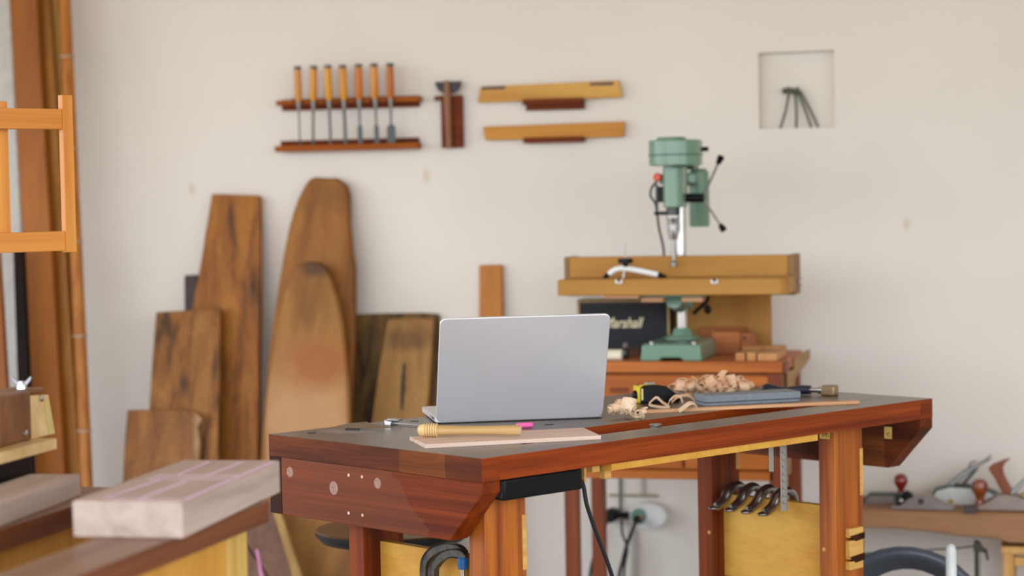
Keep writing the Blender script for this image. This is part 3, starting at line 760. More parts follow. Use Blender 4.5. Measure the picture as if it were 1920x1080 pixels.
# ---- chisel rack
rk = wth('chisel_rack', 'two-shelf redwood rack on the wall holding seven chisels', 'tool rack', 650, 195, 0.0)
wbox(rk, 'upper_ledge', M_rack, 517, 785, 184.5, 193.5, 0.055, 0.0400)
wbox(rk, 'upper_back_board', M_rackdark, 528, 785, 183, 204, 0.0148, 0.0146)
wbox(rk, 'lower_ledge', M_rack, 515, 783, 270.5, 281.5, 0.055, 0.0400)
wbox(rk, 'lower_back_board', M_rackdark, 526, 784, 261, 280, 0.0148, 0.0146)
tops = [(557.5, 562.5, 2.5, 'slimmest'), (588, 587, 4.5, ''), (614.5, 620, 4.5, ''), (642, 648, 6, ''), (672, 675.5, 9.5, ''), (701, 707, 9, ''), (731, 734, 17, '')]
names = ['chisel with a reddish handle and needle-thin blade, leftmost in the wall rack', 'second chisel from the left in the wall rack, narrow blade', 'third chisel from the left in the wall rack, yellowest handle', 'middle chisel of seven in the wall rack, straight narrow blade',
         'fifth chisel from the left in the wall rack, dark orange handle and wider blade end', 'sixth chisel from the left in the wall rack, tilted black blade', 'widest bladed chisel, rightmost in the wall rack']
OFFC = 0.0685
hcol = [((220, 156, 100), (190, 118, 60)), ((226, 156, 64), (196, 120, 36)), ((236, 176, 56), (210, 138, 30)), ((232, 168, 52), (204, 130, 28)), ((216, 128, 38), (178, 92, 20)), ((228, 160, 72), (198, 120, 38)), ((206, 122, 46), (168, 86, 22))]
lz = pw(650, 189, 0.055).z
zl = pw(650, 270.5, 0.055).z
for k, (xt, xb, bw, _) in enumerate(tops):
    a = pw(xt, 121, OFFC); b = pw(xb, 262, OFFC); a.z = pw(644, 121, OFFC).z + random.uniform(-.001, .001); b.z = zl + 0.001
    ch_ = thing('chisel', names[k], 'chisel', (a.x, WALLY - OFFC, b.z), 0, 'chisels in the wall rack')
    v = a - b; L_ = v.length; R = v.normalized()
    q = Vector((0, 0, 1)).rotation_difference(R).to_matrix().to_4x4()
    M_ = T(b.x - a.x, 0, 0) @ q
    hw = wood('chisel_handle_wood_%d' % k, hcol[k][0], hcol[k][1], 'z', 60, 3, 0.35, 0.15)
    zb = L_ - 0.108
    MB().lathe([(0.009, zb), (0.0115, zb + 0.006), (0.0118, zb + 0.05), (0.0108, L_ - 0.010)], M_, 20).build('handle', hw, ch_)
    MB().lathe([(0.0108, L_ - 0.0098), (0.0118, L_ - 0.009), (0.0118, L_ - 0.002), (0.0100, L_)], M_, 20).build('hoop', M_darksteel, ch_)
    MB().lathe([(0.0042, zb - 0.028), (0.0085, zb - 0.002), (0.0088, zb - 0.0002)], M_, 16).build('ferrule', M_steel, ch_)
    bwm = bw / 640
    if bw < 7:
        MB().box(-bwm / 2, bwm / 2, -0.0018, 0.0018, 0, zb - 0.0282, M_).build('blade', M_darksteel, ch_)
    else:
        m = MB(); o_ = [(-bwm / 2, 0), (-bwm / 2, 0.048), (-0.003, 0.058), (-0.003, zb - 0.0282), (0.003, zb - 0.0282), (0.003, 0.058), (bwm / 2, 0.048), (bwm / 2, 0)]
        m.prism([Vector((x, -0.0015, z)) for x, z in o_], Vector((0, 0.003, 0)), M_).build('blade', M_darksteel, ch_)
# notched lips that hold the chisels against the upper ledge
for k, (xt, xb, bw, _) in enumerate(tops):
    a = pw(xt - 5, 189, 0.0555); L = rk.location
    MB().box(a.x - 0.004 - L.x, a.x + 0.004 - L.x, a.y - 0.006 - L.y, a.y - L.y, a.z - 0.006 - L.z, a.z + 0.008 - L.z).build('notch_peg', M_rackdark, rk, bevel=0.001)

# ---- half-moon tool on its holder
hd_ = wth('tool_holder', 'dark red wood holder on the wall right of the chisel rack', 'tool holder', 847, 230, 0.0)
wbox(hd_, 'board', M_rackdark, 827, 866, 178.5, 277, 0.022, 0.0215)
wpr(hd_, 'side_tab', M_rackdark, [(814, 180), (826.5, 179.6), (826.5, 188), (814, 188.5)], 0.022, 0.015)
hl_ = wth('half_moon_scraper', 'tool with a black half-moon blade and long wooden stem on the wall', 'hand tool', 840, 215, 0.0245)
pts = [(815, 153.5)] + [(840 - 24.5 * math.cos(a), 153 + 24 * math.sin(a)) for a in [PI * k / 14 for k in range(1, 14)]] + [(865, 152)]
wpr(hl_, 'blade', plain('black_iron', (44, 38, 38), 0.45, 0.3), pts, 0.032, 0.006)
wpr(hl_, 'stem', wood('stem_wood', (160, 110, 84), (120, 74, 54), 'z', 60, 2), [(833, 151), (842, 151), (844, 180), (846.5, 277), (840, 279), (837, 276), (832, 190)], 0.039, 0.0065)

# ---- straightedges
for nm, lab, out_, br, slots, cols in (
    ('winding_stick', 'upper pale wooden straightedge with two dark inlays, on the wall', [(901, 162.5), (1159, 150.5), (1166, 182.5), (895, 192.5)], (979, 1092, 184.5, 206), ((903, 947, 163, 168), (1106, 1150, 155.5, 160.5)), ((214, 164, 92), (190, 134, 62))),
    ('winding_stick', 'lower and more orange wooden straightedge, without inlays, on the wall', [(905, 237.5), (1170, 227.5), (1168.5, 256.5), (910, 263)], (981, 1093, 256, 269), (), ((204, 142, 58), (178, 112, 36)))):
    o_ = wth(nm, lab, 'straightedge', 1032, (out_[0][1] + out_[3][1]) / 2, 0.0, group='straightedges on the wall')
    b_ = wth('wall_bracket', 'small redwood bracket under the %s wooden straightedge' % ('upper' if slots else 'lower'), 'bracket', 1035, br[3], 0.0, group='straightedge brackets')
    wpr(o_, 'blade', wood('straightedge_wood_' + ('a' if slots else 'b'), cols[0], cols[1], 'x', 20, 1.5, 0.5, 0.1), out_, 0.024, 0.014)
    for x0, x1, y0, y1 in slots:
        wpr(o_, 'inlay', M_darkwood, [(x0, y0), (x1, y0 - 2), (x1, y1 - 1), (x0, y1)], 0.0244, 0.001, bevel=0)
    zt = min(pw(px, py, 0.024).z for px, py in out_[2:]); L = b_.location
    x0 = pw(br[0], br[2], 0.036).x - L.x; x1 = pw(br[1], br[2], 0.036).x - L.x; zb = pw(1035, br[3], 0.02).z
    zt2 = zt - 0.001
    MB().box(x0, x1, -0.036, -0.0005, zt2 - 0.011 - L.z, zt2 - L.z).build('ledge', M_rackdark, b_, bevel=0.001)
    if slots: MB().box(x0 + 0.006, x1, -0.018, -0.0005, zb - L.z, zt2 - 0.0112 - L.z).build('back_block', M_rackdark, b_, bevel=0.001)
    MB().box(x0, x1, -0.036, -0.0285, zt2 - L.z + 0.0003, zt2 + 0.006 - L.z).build('lip', M_rackdark, b_)

# ---- small four-legged iron figure in the wall niche
nf = wth('iron_stand', 'small iron four-legged stand in the square wall niche', 'figurine', 1487, 235, -0.018, z=nz0)
M_iron = plain('patinated_iron', (84, 88, 68), 0.6, 0.4)
def np_(px, py, off=-0.018): return pw(px, py, off) - nf.location
a_, b_ = np_(1467, 171), np_(1500, 172)
MB().tube(smoothpts([a_, np_(1478, 170), np_(1492, 171), b_], 4), [0.006, 0.0085, 0.009, 0.0085, 0.0085, 0.0085, 0.009, 0.0085, 0.0085, 0.0085, 0.0085, 0.009, 0.006][:13], 14).build('back', M_iron, nf)
for x0, y0, x1, y1 in ((1479, 176, 1463, 240), (1491, 176, 1493, 240), (1497, 176, 1521, 239), (1501, 172, 1534, 238)):
    p0, p1 = np_(x0, y0), np_(x1, y1); p1.z = 0.001
    pm_ = (p0 + p1) / 2 + Vector((0.002 if x1 > 1490 else 0.003, 0, 0))
    MB().tube(smoothpts([p0, pm_, p1], 5), 0.0034, 8).build('leg', M_iron, nf)
for x in (1478.5, 1495.5):
    MB().tube([np_(x, 168), np_(x, 161)], [0.0035, 0.0012], 8).build('horn', M_iron, nf)

# ================================================================== drill press table
TZ = 0.8375
dt = wth('drill_table', 'orange wooden cabinet table against the wall carrying the green drill press', 'table', 1260, 690, 0.6, z=0)
L = dt.location
L_dt = dt.location.copy()
def bx(par, name, mat, x0, x1, o0, o1, z0, z1, bevel=0.002, **k):
    Lq = par.location
    return MB().box(x0 - Lq.x, x1 - Lq.x, WALLY - o0 - Lq.y, WALLY - o1 - Lq.y, z0 - Lq.z, z1 - Lq.z).build(name, mat, par, bevel=bevel, **k)
TX0 = pw(1057, 900, 0.6).x; TX1 = pw(1468, 690, 0.6).x
bx(dt, 'tabletop', M_table, TX0 - 0.01, TX1, 0.605, 0.19, TZ - 0.030, TZ)
bx(dt, 'end_strip', M_tableleg, TX1 + 0.0003, TX1 + 0.006, 0.60, 0.52, TZ - 0.032, TZ - 0.002)
AZ0 = 0.541
bx(dt, 'front_panel', M_table, TX0 + 0.036, TX1 - 0.042, 0.588, 0.57, AZ0, TZ - 0.037)
bx(dt, 'bottom_rail', M_table, TX0 + 0.036, TX1 - 0.03, 0.6, 0.57, 0.516, AZ0 - 0.001)
bx(dt, 'case_side', M_table, TX0 + 0.002, TX0 + 0.018, 0.559, 0.275, 0.516, TZ - 0.0305)
bx(dt, 'case_side', wood('case_side_wood', (176, 134, 104), (150, 106, 78), 'z', 14, 1, 0.5), TX1 - 0.018, TX1 - 0.004, 0.559, 0.43, 0.516, TZ - 0.0305)
bx(dt, 'recessed_rail', M_tableleg, TX0 + 0.036, TX1 - 0.03, 0.582, 0.57, TZ - 0.0365, TZ - 0.0305, bevel=0)  # thin rail set back under the tabletop, in the darker leg wood
px0, pz0 = pw(1140, 704, .595).x, pw(1140, 704, .595).z
for (xa, xb) in ((pw(1095, 720, .595).x, pw(1278, 720, .595).x), (pw(1283, 720, .595).x, pw(1440, 720, .595).x)):
    for (za, zb) in ((0.722, 0.797), (0.635, 0.716), (0.547, 0.629)):
        dr = bx(dt, 'drawer', M_table, xa, xb, 0.6, 0.5885, za, zb)
        xm = (xa + xb) / 2 if xa > -1.2 else pw(1161, 719, .6).x
        bx(dt if False else dt, 'drawer_pull', M_tableleg, xm - 0.024, xm + 0.024, 0.606, 0.6003, (za + zb) / 2 - 0.007, (za + zb) / 2 + 0.006, bevel=0.002)
lw = pw(1083, 960, .6).x - TX0
for xx, oo in ((TX0, 0.6), (TX0, 0.27), (TX1 - lw - 0.004, 0.6), (TX1 - lw, 0.27)):
    bx(dt, 'leg', M_tableleg, xx, xx + lw, oo, oo - 0.04, 0.0, TZ - 0.0305, bevel=0.003)

# ---- drill press
PX = (pw(1204, 660, .6).x + pw(1312, 660, .6).x) / 2           # spindle line
dp = thing('drill_press', 'green bench drill press standing on the orange table at the wall', 'drill press', (PX, WALLY - 0.6, TZ), 0)
L = dp.location
Y = lambda off: WALLY - off - L.y
BW = 0.079
m = MB()
BH = 0.046
pts = [(-BW - 0.006, 0), (-BW, BH), (BW, BH), (BW + 0.006, 0), (0.034, 0), (0.026, 0.009), (-0.026, 0.009), (-0.034, 0)]
m.prism([Vector((x, 0, z)) for x, z in pts], Vector((0, 0.30, 0)))
base = m.build('base', M_green, dp, bevel=0.005, seg=3)
for x in (-0.058, 0.058):
    MB().lathe([(0.006, BH + 0.0003), (0.006, BH + 0.005), (0.003, BH + 0.007)], T(x, 0.03, 0), 12).build('bolt', M_chrome, base)
MB().box(-0.045, 0.045, 0.02, 0.20, BH + 0.0002, BH + 0.002).build('slot_plate', M_greendk, base)
CY = 0.215                                                     # column set back from the front
cx = pw(1279, 610, 0.6 - CY).x - PX
colb = MB().lathe([(0.052, BH + 0.0025), (0.052, BH + 0.006), (0.030, BH + 0.012), (0.023, BH + 0.028), (0.0205, BH + 0.031)], T(cx, CY, 0), 32).build('column_foot', M_green, dp)
ztop = pw(1279, 300, 0.6 - CY).z - TZ
MB().cyl(0.0150, BH + 0.0315, ztop, T(cx, CY, 0), 28).build('column', M_chrome, dp)
# table arm and table
tz = pw(1258, 555, 0.5).z - TZ
MB().lathe([(0.026, tz - 0.042), (0.031, tz - 0.038), (0.031, tz - 0.008), (0.027, tz - 0.004)], T(cx, CY, 0), 28).build('table_collar', M_green, dp)
MB().tube([(cx, CY - 0.03, tz - 0.03), (cx, CY - 0.07, tz - 0.018), (cx, 0.10, tz - 0.010)], [0.022, 0.02, 0.024], 14).build('table_arm', M_green, dp)
tx0, tx1 = pw(1199, 552, 0.55).x - PX, pw(1318, 552, 0.55).x - PX
MB().box(tx0, tx1, 0.05, CY - 0.04, tz - 0.001, tz + 0.008).build('table', M_green, dp, bevel=0.002)
for a_, b_ in ((1202, 1243), (1278, 1317)):
    x0, x1 = pw(a_, 558, 0.545).x - PX, pw(b_, 558, 0.545).x - PX
    MB().box(x0, x1, 0.055, 0.085, tz - 0.014, tz - 0.0013).build('packing_block', M_stick, dp, bevel=0.001)
MB().tube([(cx + 0.034, CY - 0.01, tz - 0.055), (cx + 0.074, CY - 0.015, tz - 0.02), (cx + 0.08, CY - 0.02, tz - 0.005)], 0.0055, 10).build('table_lever', M_black, dp)
MB().ball(0.011, T(cx + 0.078, CY - 0.03, tz - 0.042) @ Matrix.Diagonal((1, 1, 1.2, 1))).build('lever_knob', M_black, dp)
# head casting: rounded column with belt cover above
HO = 0.10                                                      # spindle axis set back
sx = pw(1263, 450, 0.6 - HO).x - PX
def hz_(py, off=0.5): return pw(1262, py, off).z - TZ
z_h0, z_h1 = hz_(389), hz_(312)
hwid = (pw(1278, 350, 0.53).x - pw(1240, 350, 0.53).x) / 2
m = MB()
def capsule(xc, y0, y1, r, n=12):
    p = [(xc + r * math.cos(a), y0 + r * math.sin(a)) for a in [PI + PI * k / n for k in range(n + 1)]]
    return p + [(xc + r * math.cos(a), y1 + r * math.sin(a)) for a in [PI * k / n for k in range(n + 1)]]
hx = pw(1259, 350, 0.53).x - PX
m.prism([Vector((x, y, z_h0)) for x, y in capsule(hx, HO - 0.005, HO + 0.05, hwid)], Vector((0, 0, z_h1 - z_h0)))
m.build('head_casting', M_green, dp, bevel=0.003)
MB().cyl(0.021, z_h0 + 0.005, ztop + 0.002, T(cx, CY, 0), 24).build('column_clamp', M_greendk, dp, bevel=0.002)
MB().box(hx - 0.015, hx + 0.015, HO + 0.05 + hwid * 0.8, CY - 0.005, z_h0 + 0.01, z_h1 - 0.01).build('head_bridge', M_greendk, dp, bevel=0.002)
z_b0, z_b1 = hz_(311), hz_(262)
bx_ = pw(1260, 290, 0.55).x - PX; br_ = (pw(1308, 290, 0.52).x - pw(1212, 290, 0.52).x) / 2
m = MB(); m.prism([Vector((x, y, z_b0)) for x, y in capsule(bx_, HO - 0.01, HO + 0.02, br_, 18)], Vector((0, 0, z_b1 - z_b0 - 0.001)))
cov = m.build('belt_cover', M_green, dp, bevel=0.004, seg=3)
m = MB(); m.prism([Vector((x, y, hz_(292))) for x, y in capsule(bx_, HO - 0.01, HO + 0.02, br_ + 0.002, 18)], Vector((0, 0, 0.004)))
m.build('cover_seam', M_greendk, cov, bevel=0.001)
m = MB(); m.prism([Vector((x - 0.01, y, z_b1 - 0.0008)) for x, y in capsule(bx_, HO - 0.01, HO + 0.01, br_ * 0.55, 14)], Vector((0, 0, 0.008)))
m.build('cover_cap', M_green, cov, bevel=0.003)
# quill, chuck, bit
MB().lathe([(0.019, hz_(404)), (0.019, z_h0 - 0.0003)], T(sx, HO, 0), 24).build('quill_collar', M_darksteel, dp)
MB().lathe([(0.011, hz_(449)), (0.0155, hz_(437)), (0.0165, hz_(425)), (0.0165, hz_(415)), (0.019, hz_(412)), (0.019, hz_(404.5))], T(sx, HO, 0), 24).build('chuck', M_chrome, dp)
ring = MB()
for k in range(12):
    a = 2 * PI * k / 12
    ring.box(-0.001, 0.001, 0.0163, 0.0176, hz_(433), hz_(417), T(sx, HO, 0) @ RZ(a))
ring.build('chuck_grip', M_steel, dp)
MB().lathe([(0.004, hz_(500)), (0.010, hz_(499)), (0.0105, hz_(492)), (0.005, hz_(488)), (0.005, hz_(449.3))], T(sx, HO, 0), 20).build('bit', M_steel, dp)
# depth stop arm on the left
MB().box(sx - 0.052, sx - 0.0192, HO - 0.008, HO + 0.008, hz_(403), hz_(396)).build('stop_arm', M_black, dp, bevel=0.001)
MB().tube([(sx - 0.045, HO, hz_(396) + 0.0003), (sx - 0.045, HO, hz_(345))], 0.004, 10).build('depth_rod', M_darksteel, dp)
# red switch and its box
MB().box(hx - hwid - 0.018, hx - hwid - 0.0003, HO, HO + 0.03, hz_(379), hz_(349)).build('switch_box', M_black, dp, bevel=0.002)
MB().lathe([(0.010, 0), (0.012, 0.004), (0.012, 0.014), (0.008, 0.018)], T(pw(1233, 332, 0.5).x - PX, HO + 0.01, hz_(332)) @ RX(PI / 2), 20).build('red_switch', plain('red_plastic', (214, 84, 62), 0.4), dp)
MB().box(hx - hwid - 0.012, hx - hwid - 0.0003, HO + 0.005, HO + 0.03, hz_(345), hz_(326)).build('switch_mount', M_greendk, dp, bevel=0.002)
def dpp(px, py, off): return pw(px, py, off) - L
MB().tube(smoothpts([dpp(1232, 340, 0.505), dpp(1222, 352, 0.505), dpp(1220, 368, 0.505), dpp(1228, 380, 0.50), dpp(1232, 400, 0.47), dpp(1236, 430, 0.44), dpp(1242, 455, 0.42), dpp(1245, 480, 0.40), dpp(1243, 530, 0.36), dpp(1243, 600, 0.33)], 5), 0.0032, 8).build('cord', M_rubber, dp)
# motor behind on the right
mx_ = pw(1311, 380, 0.29).x - PX; my = Y(0.29)
zm1, zm0 = pw(1311, 316, 0.29).z - TZ, pw(1311, 425, 0.29).z - TZ
mr_ = (pw(1330, 380, 0.29).x - pw(1292, 380, 0.29).x) / 2
MB().lathe([(mr_ * 0.9, zm0), (mr_, zm0 + 0.005), (mr_, zm1 - 0.012), (mr_ * 0.7, zm1)], T(mx_, my, 0), 28).build('motor', M_green, dp)
MB().box(mx_ - 0.026, mx_ + 0.006, my - mr_ - 0.020, my - mr_ + 0.003, pw(1305, 345, .33).z - TZ, pw(1305, 323, .33).z - TZ).build('motor_box', M_green, dp, bevel=0.003)
MB().box(mx_ - 0.020, mx_ - 0.002, my - mr_ - 0.0215, my - mr_ - 0.0203, pw(1305, 341, .33).z - TZ, pw(1305, 327, .33).z - TZ).build('plate', plain('pale_plate', (176, 200, 180), 0.5), dp)
MB().box(cx, mx_, CY + 0.018, my, pw(1300, 316, 0.29).z - TZ - 0.004, pw(1300, 316, 0.29).z - TZ + 0.010).build('motor_bracket', M_greendk, dp, bevel=0.002)
MB().box(cx - 0.01, mx_ - mr_ * 0.4, CY - 0.01, my, hz_(345, .33) - 0.006, hz_(345, .33) + 0.006).build('motor_arm', M_greendk, dp, bevel=0.002)
# feed hub with two visible spokes
hub = dpp(1288, 371, 0.46); hub2 = dpp(1321, 371, 0.46)
MB().tube([hub - Vector((0.012, 0, 0)), hub2], 0.0125, 18).build('feed_hub', M_black, dp)
for (ax, ay), (bx2, by2) in (((1319, 368), (1353, 292)), ((1319, 374), (1358, 433))):
    p0, p1 = dpp(ax, ay, 0.46), dpp(bx2, by2, 0.47); d = (p1 - p0)
    sp_ = MB().tube([p0, p0 + d * 0.86], 0.0036, 8).build('feed_handle', M_steel, dp)
    MB().tube([p0 + d * 0.80, p0 + d * 0.84, p0 + d * 0.97, p1], [0.006, 0.0075, 0.010, 0.007], 14).build('handle_knob', M_black, sp_)
p0 = dpp(1321, 371, 0.46)
sp_ = MB().tube([p0 - Vector((.004, 0, 0)), p0 + Vector((-0.026, 0.08, 0.002))], 0.0036, 8).build('feed_handle', M_steel, dp)
MB().ball(0.010, T(*(p0 + Vector((-0.028, 0.086, 0.002))))).build('handle_knob', M_black, sp_)
p0 = dpp(1310, 281, 0.47)
MB().tube([dpp(1300, 284, 0.47), dpp(1318, 281, 0.47)], 0.003, 8).build('cover_pin', M_steel, dp)
MB().tube([dpp(1314, 280, 0.47), dpp(1328, 279, 0.47)], 0.0065, 14).build('cover_knob', M_black, dp)
# fence table clamped on the press
ft = thing('drill_fence', 'long brown wooden fence table fixed across the green drill press', 'fence', (PX, WALLY - 0.6, TZ), 0)
def fx(px, py, off): return pw(px, py, off)
zf0 = TZ + tz + 0.0083; zf1 = pw(1260, 523, 0.62).z
FX0, FX1 = pw(1045, 535, 0.625).x, pw(1476, 535, 0.625).x
m = MB(); y0 = WALLY - 0.625
oc = [(FX0, y0), (FX1 - 0.03, y0)] + [(FX1 - 0.03 + 0.03 * math.sin(a), y0 + 0.03 - 0.03 * math.cos(a)) for a in [PI / 2 * k / 5 for k in range(1, 6)]] + [(FX1, y0 + 0.17), (FX0, y0 + 0.17)]
m.prism([Vector((x - L.x, y - L.y, zf0 - TZ)) for x, y in oc], Vector((0, 0, zf1 - zf0)))
m.build('ledge', M_fence, ft, bevel=0.003)
ba0, ba1 = pw(1068, 500, 0.452).x, pw(1477, 500, 0.452).x; zfa = pw(1260, 480, 0.452).z; zfb = zf0 - 0.002
bx(ft, 'back_fence', M_fence, ba0, ba1, 0.4545, 0.42, zf1 - 0.03, zfa)
e0, e1_ = pw(1058, 500, 0.452).x, pw(1491, 515, 0.452).x
bx(ft, 'end_block', M_fenceend, e0, ba0 - 0.0003, 0.4545, 0.34, zf1 - 0.033, zfa)
bx(ft, 'end_block', M_fenceend, ba1 + 0.0003, e1_, 0.4545, 0.34, zfb - 0.008, zfa)
bx(ft, 'under_batten', M_fenceend, e0 + 0.005, e0 + 0.10, 0.45, 0.40, zf0 - 0.010, zf0 - 0.0003)
bx(ft, 'under_batten', M_fenceend, ba1 - 0.085, ba1, 0.45, 0.40, zf0 - 0.010, zf0 - 0.0003)
bx(ft, 'under_batten', M_stick, pw(1130, 550, .6).x, pw(1200, 550, .6).x - 0.004, 0.60, 0.56, zf0 - 0.009, zf0 - 0.0003)
for pxa in (1161, 1340):
    c = pw(pxa, 528, 0.6255); q = c - L
    tt = MB().tube([(q.x - 0.010, q.y, q.z), (q.x + 0.010, q.y, q.z)], 0.0068, 12).build('track_insert', plain('white_insert', (226, 220, 208), 0.4), ft)
    MB().ball(0.0045, T(q.x, q.y - 0.006, q.z + 0.004)).build('track_screw', M_black, tt)
# wing screw at the right end
c = pw(1496, 528, 0.43) - L
MB().tube([c - Vector((0.008, 0, 0)), c + Vector((0.006, 0, 0))], 0.002, 8).build('thumb_screw', M_steel, ft)
MB().prism([c + Vector((0.004, -0.002, 0.002)), c + Vector((0.008, -0.002, 0.014)), c + Vector((0.012, -0.002, 0.012)), c + Vector((0.006, -0.002, 0)), c + Vector((0.012, -0.002, -0.012)), c + Vector((0.008, -0.002, -0.014)), c + Vector((0.004, -0.002, -0.002))], Vector((0, 0.004, 0))).build('thumb_wing', M_steel, ft)
# hold-down clamp
hc = thing('hold_down_clamp', 'white hold-down clamp with black knob on the drill press fence', 'clamp', (PX, WALLY - 0.6, TZ), 0)
OH = 0.545
def hp(px, py): return pw(px, py, OH) - L
MB().tube(smoothpts([hp(1142, 514), hp(1153, 506), hp(1168, 503), hp(1190, 506), hp(1215, 511), hp(1234, 515)], 5), 0.0078, 14).build('arm', plain('white_plastic', (238, 240, 236), 0.35, var=0.01), hc)
MB().tube([hp(1144, 513), hp(1137, 517), hp(1131, 520.5)], [0.0075, 0.0065, 0.003], 12).build('tip', M_black, hc)
MB().tube([hp(1232, 514.5), hp(1241, 517), hp(1250, 519)], [0.0075, 0.0065, 0.003], 12).build('tip', M_black, hc)
q = hp(1173, 500)
MB().lathe([(0.006, -0.006), (0.009, 0.004), (0.021, 0.0055), (0.021, 0.017), (0.016, 0.019)], T(q.x, q.y, q.z + 0.004), 16).build('knob', M_black, hc)
zlo = zf1 - L.z
MB().tube([(q.x, q.y, q.z + 0.02), (q.x, q.y, q.z + 0.066)], 0.0016, 8).build('rod_tip', M_steel, hc)
MB().tube([(q.x - 0.003, q.y, q.z - 0.007), (q.x - 0.006, q.y - 0.005, zlo + 0.0003)], 0.003, 8).build('rod', M_chrome, hc)

# ---- guitar style amplifier
am = wth('amplifier', 'small black speaker amplifier with gold script lettering behind the laptop', 'amplifier', 1167, 650, 0.29, z=TZ)
za = pw(1165, 561, 0.29).z
xa0, xa1 = pw(1080, 600, 0.29).x, pw(1256, 600, 0.29).x
bx(am, 'cabinet', M_black, xa0, xa1, 0.278, 0.199, TZ, za, bevel=0.006, seg=3)
gold = plain('gold_piping', (176, 146, 84), 0.5)
m = MB()
for (a, b, c, d) in ((xa0 + 0.003, xa1 - 0.003, za - 0.0075, za - 0.003), (xa0 + 0.003, xa1 - 0.003, TZ + 0.004, TZ + 0.007), (xa0 + 0.003, xa0 + 0.0085, TZ + 0.004, za - 0.003), (xa1 - 0.0085, xa1 - 0.003, TZ + 0.004, za - 0.003)):
    m.box(a - am.location.x, b - am.location.x, WALLY - 0.282 - am.location.y, WALLY - 0.2783 - am.location.y, c - TZ, d - TZ)
m.build('piping', gold, am)
bx(am, 'grille', plain('black_grille_cloth', (30, 32, 36), 0.8, scale=300, var=0.3), xa0 + 0.009, xa1 - 0.009, 0.2805, 0.2783, TZ + 0.0075, za - 0.0065, bevel=0)
bx(am, 'control_strip', M_darkwood, xa0 + 0.01, xa1 - 0.01, 0.2825, 0.2808, za - 0.014, za - 0.0068, bevel=0)
def lettering(text, par, loc, size, mat, name, extr=0.0008, shear=0.0, offset=0.0, rot=(PI / 2, 0, 0), width=None):
    cu = bpy.data.curves.new(name, 'FONT'); cu.body = text; cu.size = size; cu.extrude = extr; cu.shear = shear; cu.offset = offset; cu.align_x = 'CENTER'; cu.align_y = 'CENTER'
    to = bpy.data.objects.new(name, cu); C.objects.link(to)
    dg = bpy.context.evaluated_depsgraph_get(); me = bpy.data.meshes.new_from_object(to.evaluated_get(dg))
    bpy.data.objects.remove(to); me.materials.clear(); me.materials.append(mat); me.name = name
    if width:
        wd = max(v.co.x for v in me.vertices) - min(v.co.x for v in me.vertices)
        for v in me.vertices: v.co.x *= width / wd
    o = bpy.data.objects.new(name, me); C.objects.link(o); o.parent = par; o.location = loc; o.rotation_euler = rot
    return o
c = pw(1167, 606, 0.2815) - am.location
lettering('Marshall', am, (c.x, c.y, c.z), 0.042, plain('gold_script', (240, 226, 180), 0.5), 'logo_lettering', 0.0008, 0.4, 0.0003, width=(pw(1202, 606, .2815).x - pw(1128, 606, .2815).x))
# ---- small things on the drill table
rl = wth('paper_roll', 'small cream paper roll on the drill table beside the laptop lid', 'roll', 1150, 665, 0.57, z=TZ)
q = pw(1166, 664, 0.57) - rl.location
MB().lathe([(0.0045, 0), (0.015, 0), (0.015, 0.055), (0.0045, 0.055)], T(q.x, 0, 0.0152) @ RY(-PI / 2), 24).build('roll', plain('cream_paper', (232, 224, 196), 0.6), rl)
jr = wth('glue_jar', 'small dark jar between the paper roll and the drill press', 'jar', 1173, 665, 0.50, z=TZ)
MB().lathe([(0.009, 0), (0.010, 0.004), (0.010, 0.024), (0.006, 0.030)], I4, 18).build('body', plain('dark_jar_glass', (40, 30, 26), 0.2), jr)
MB().lathe([(0.007, 0.0302), (0.007, 0.040), (0.003, 0.044)], I4, 16).build('cap', plain('grey_cap', (122, 106, 100), 0.5), jr)
bxk = wth('small_box', 'small brown box with dark lid left of the drill press base', 'box', 1186, 662, 0.45, z=TZ)
MB().box(-0.02, 0.02, 0, 0.04, 0, 0.020).build('body', wood('brown_box_wood', (118, 74, 50), (88, 52, 36), 'x', 30), bxk, bevel=0.001)
MB().box(-0.021, 0.021, -0.001, 0.041, 0.0203, 0.026).build('lid', M_darkwood, bxk, bevel=0.001)
# backboard leaning between table and wall
bb = wth('plywood_backboard', 'brown plywood board standing at the back of the drill table behind the green press', 'board', 1370, 600, 0.19, z=TZ)
x_a, x_b = pw(1262, 600, 0.203).x, pw(1446, 600, 0.203).x
bx(bb, 'board', wood('backboard_ply', (176, 128, 72), (150, 100, 48), 'z', 6, 1, 0.6, 0.05), x_a, x_b, 0.203, 0.1905, TZ, pw(1400, 530, 0.203).z, bevel=0.001)
# wood blocks on the table
M_blk = wood('offcut_wood', (206, 150, 110), (184, 124, 86), 'y', 30, 2, 0.55, 0.1)
M_blk2 = wood('reddish_offcut_wood', (176, 104, 62), (148, 82, 44), 'x', 30, 2, 0.55, 0.1)
def block(label, x0, x1, off, dep, y_top, mat, name='wood_block', z=TZ, extra=None, ref=None):
    b = wth(name, label, 'wood block', (x0 + x1) / 2, 668, off, z=z, group='offcut blocks on the drill table')
    xa, xb = pw(x0, 668, off).x - b.location.x, pw(x1, 668, off).x - b.location.x
    zt = pw((x0 + x1) / 2, y_top, off).z - z
    o = MB().box(xa, xb, 0, dep, 0, zt).build('block', mat, b, bevel=0.002)
    return b, zt
block('square-ended light wood block at the left of the front row on the drill table', 1379, 1397, 0.585, 0.16, 662, M_blk)
block('square-ended light wood block, middle of the front row on the drill table', 1400, 1417, 0.585, 0.18, 661, M_blk)
block('wide light wood block at the right of the front row on the drill table', 1420, 1457, 0.585, 0.20, 662.5, M_blk)
block('flat wooden offcut lying behind the front row of blocks on the drill table', 1392, 1468, 0.36, 0.08, 650, M_blk)
_, zt = block('large reddish wood block right of the drill press base', 1335, 1388, 0.36, 0.10, 622, M_blk2)
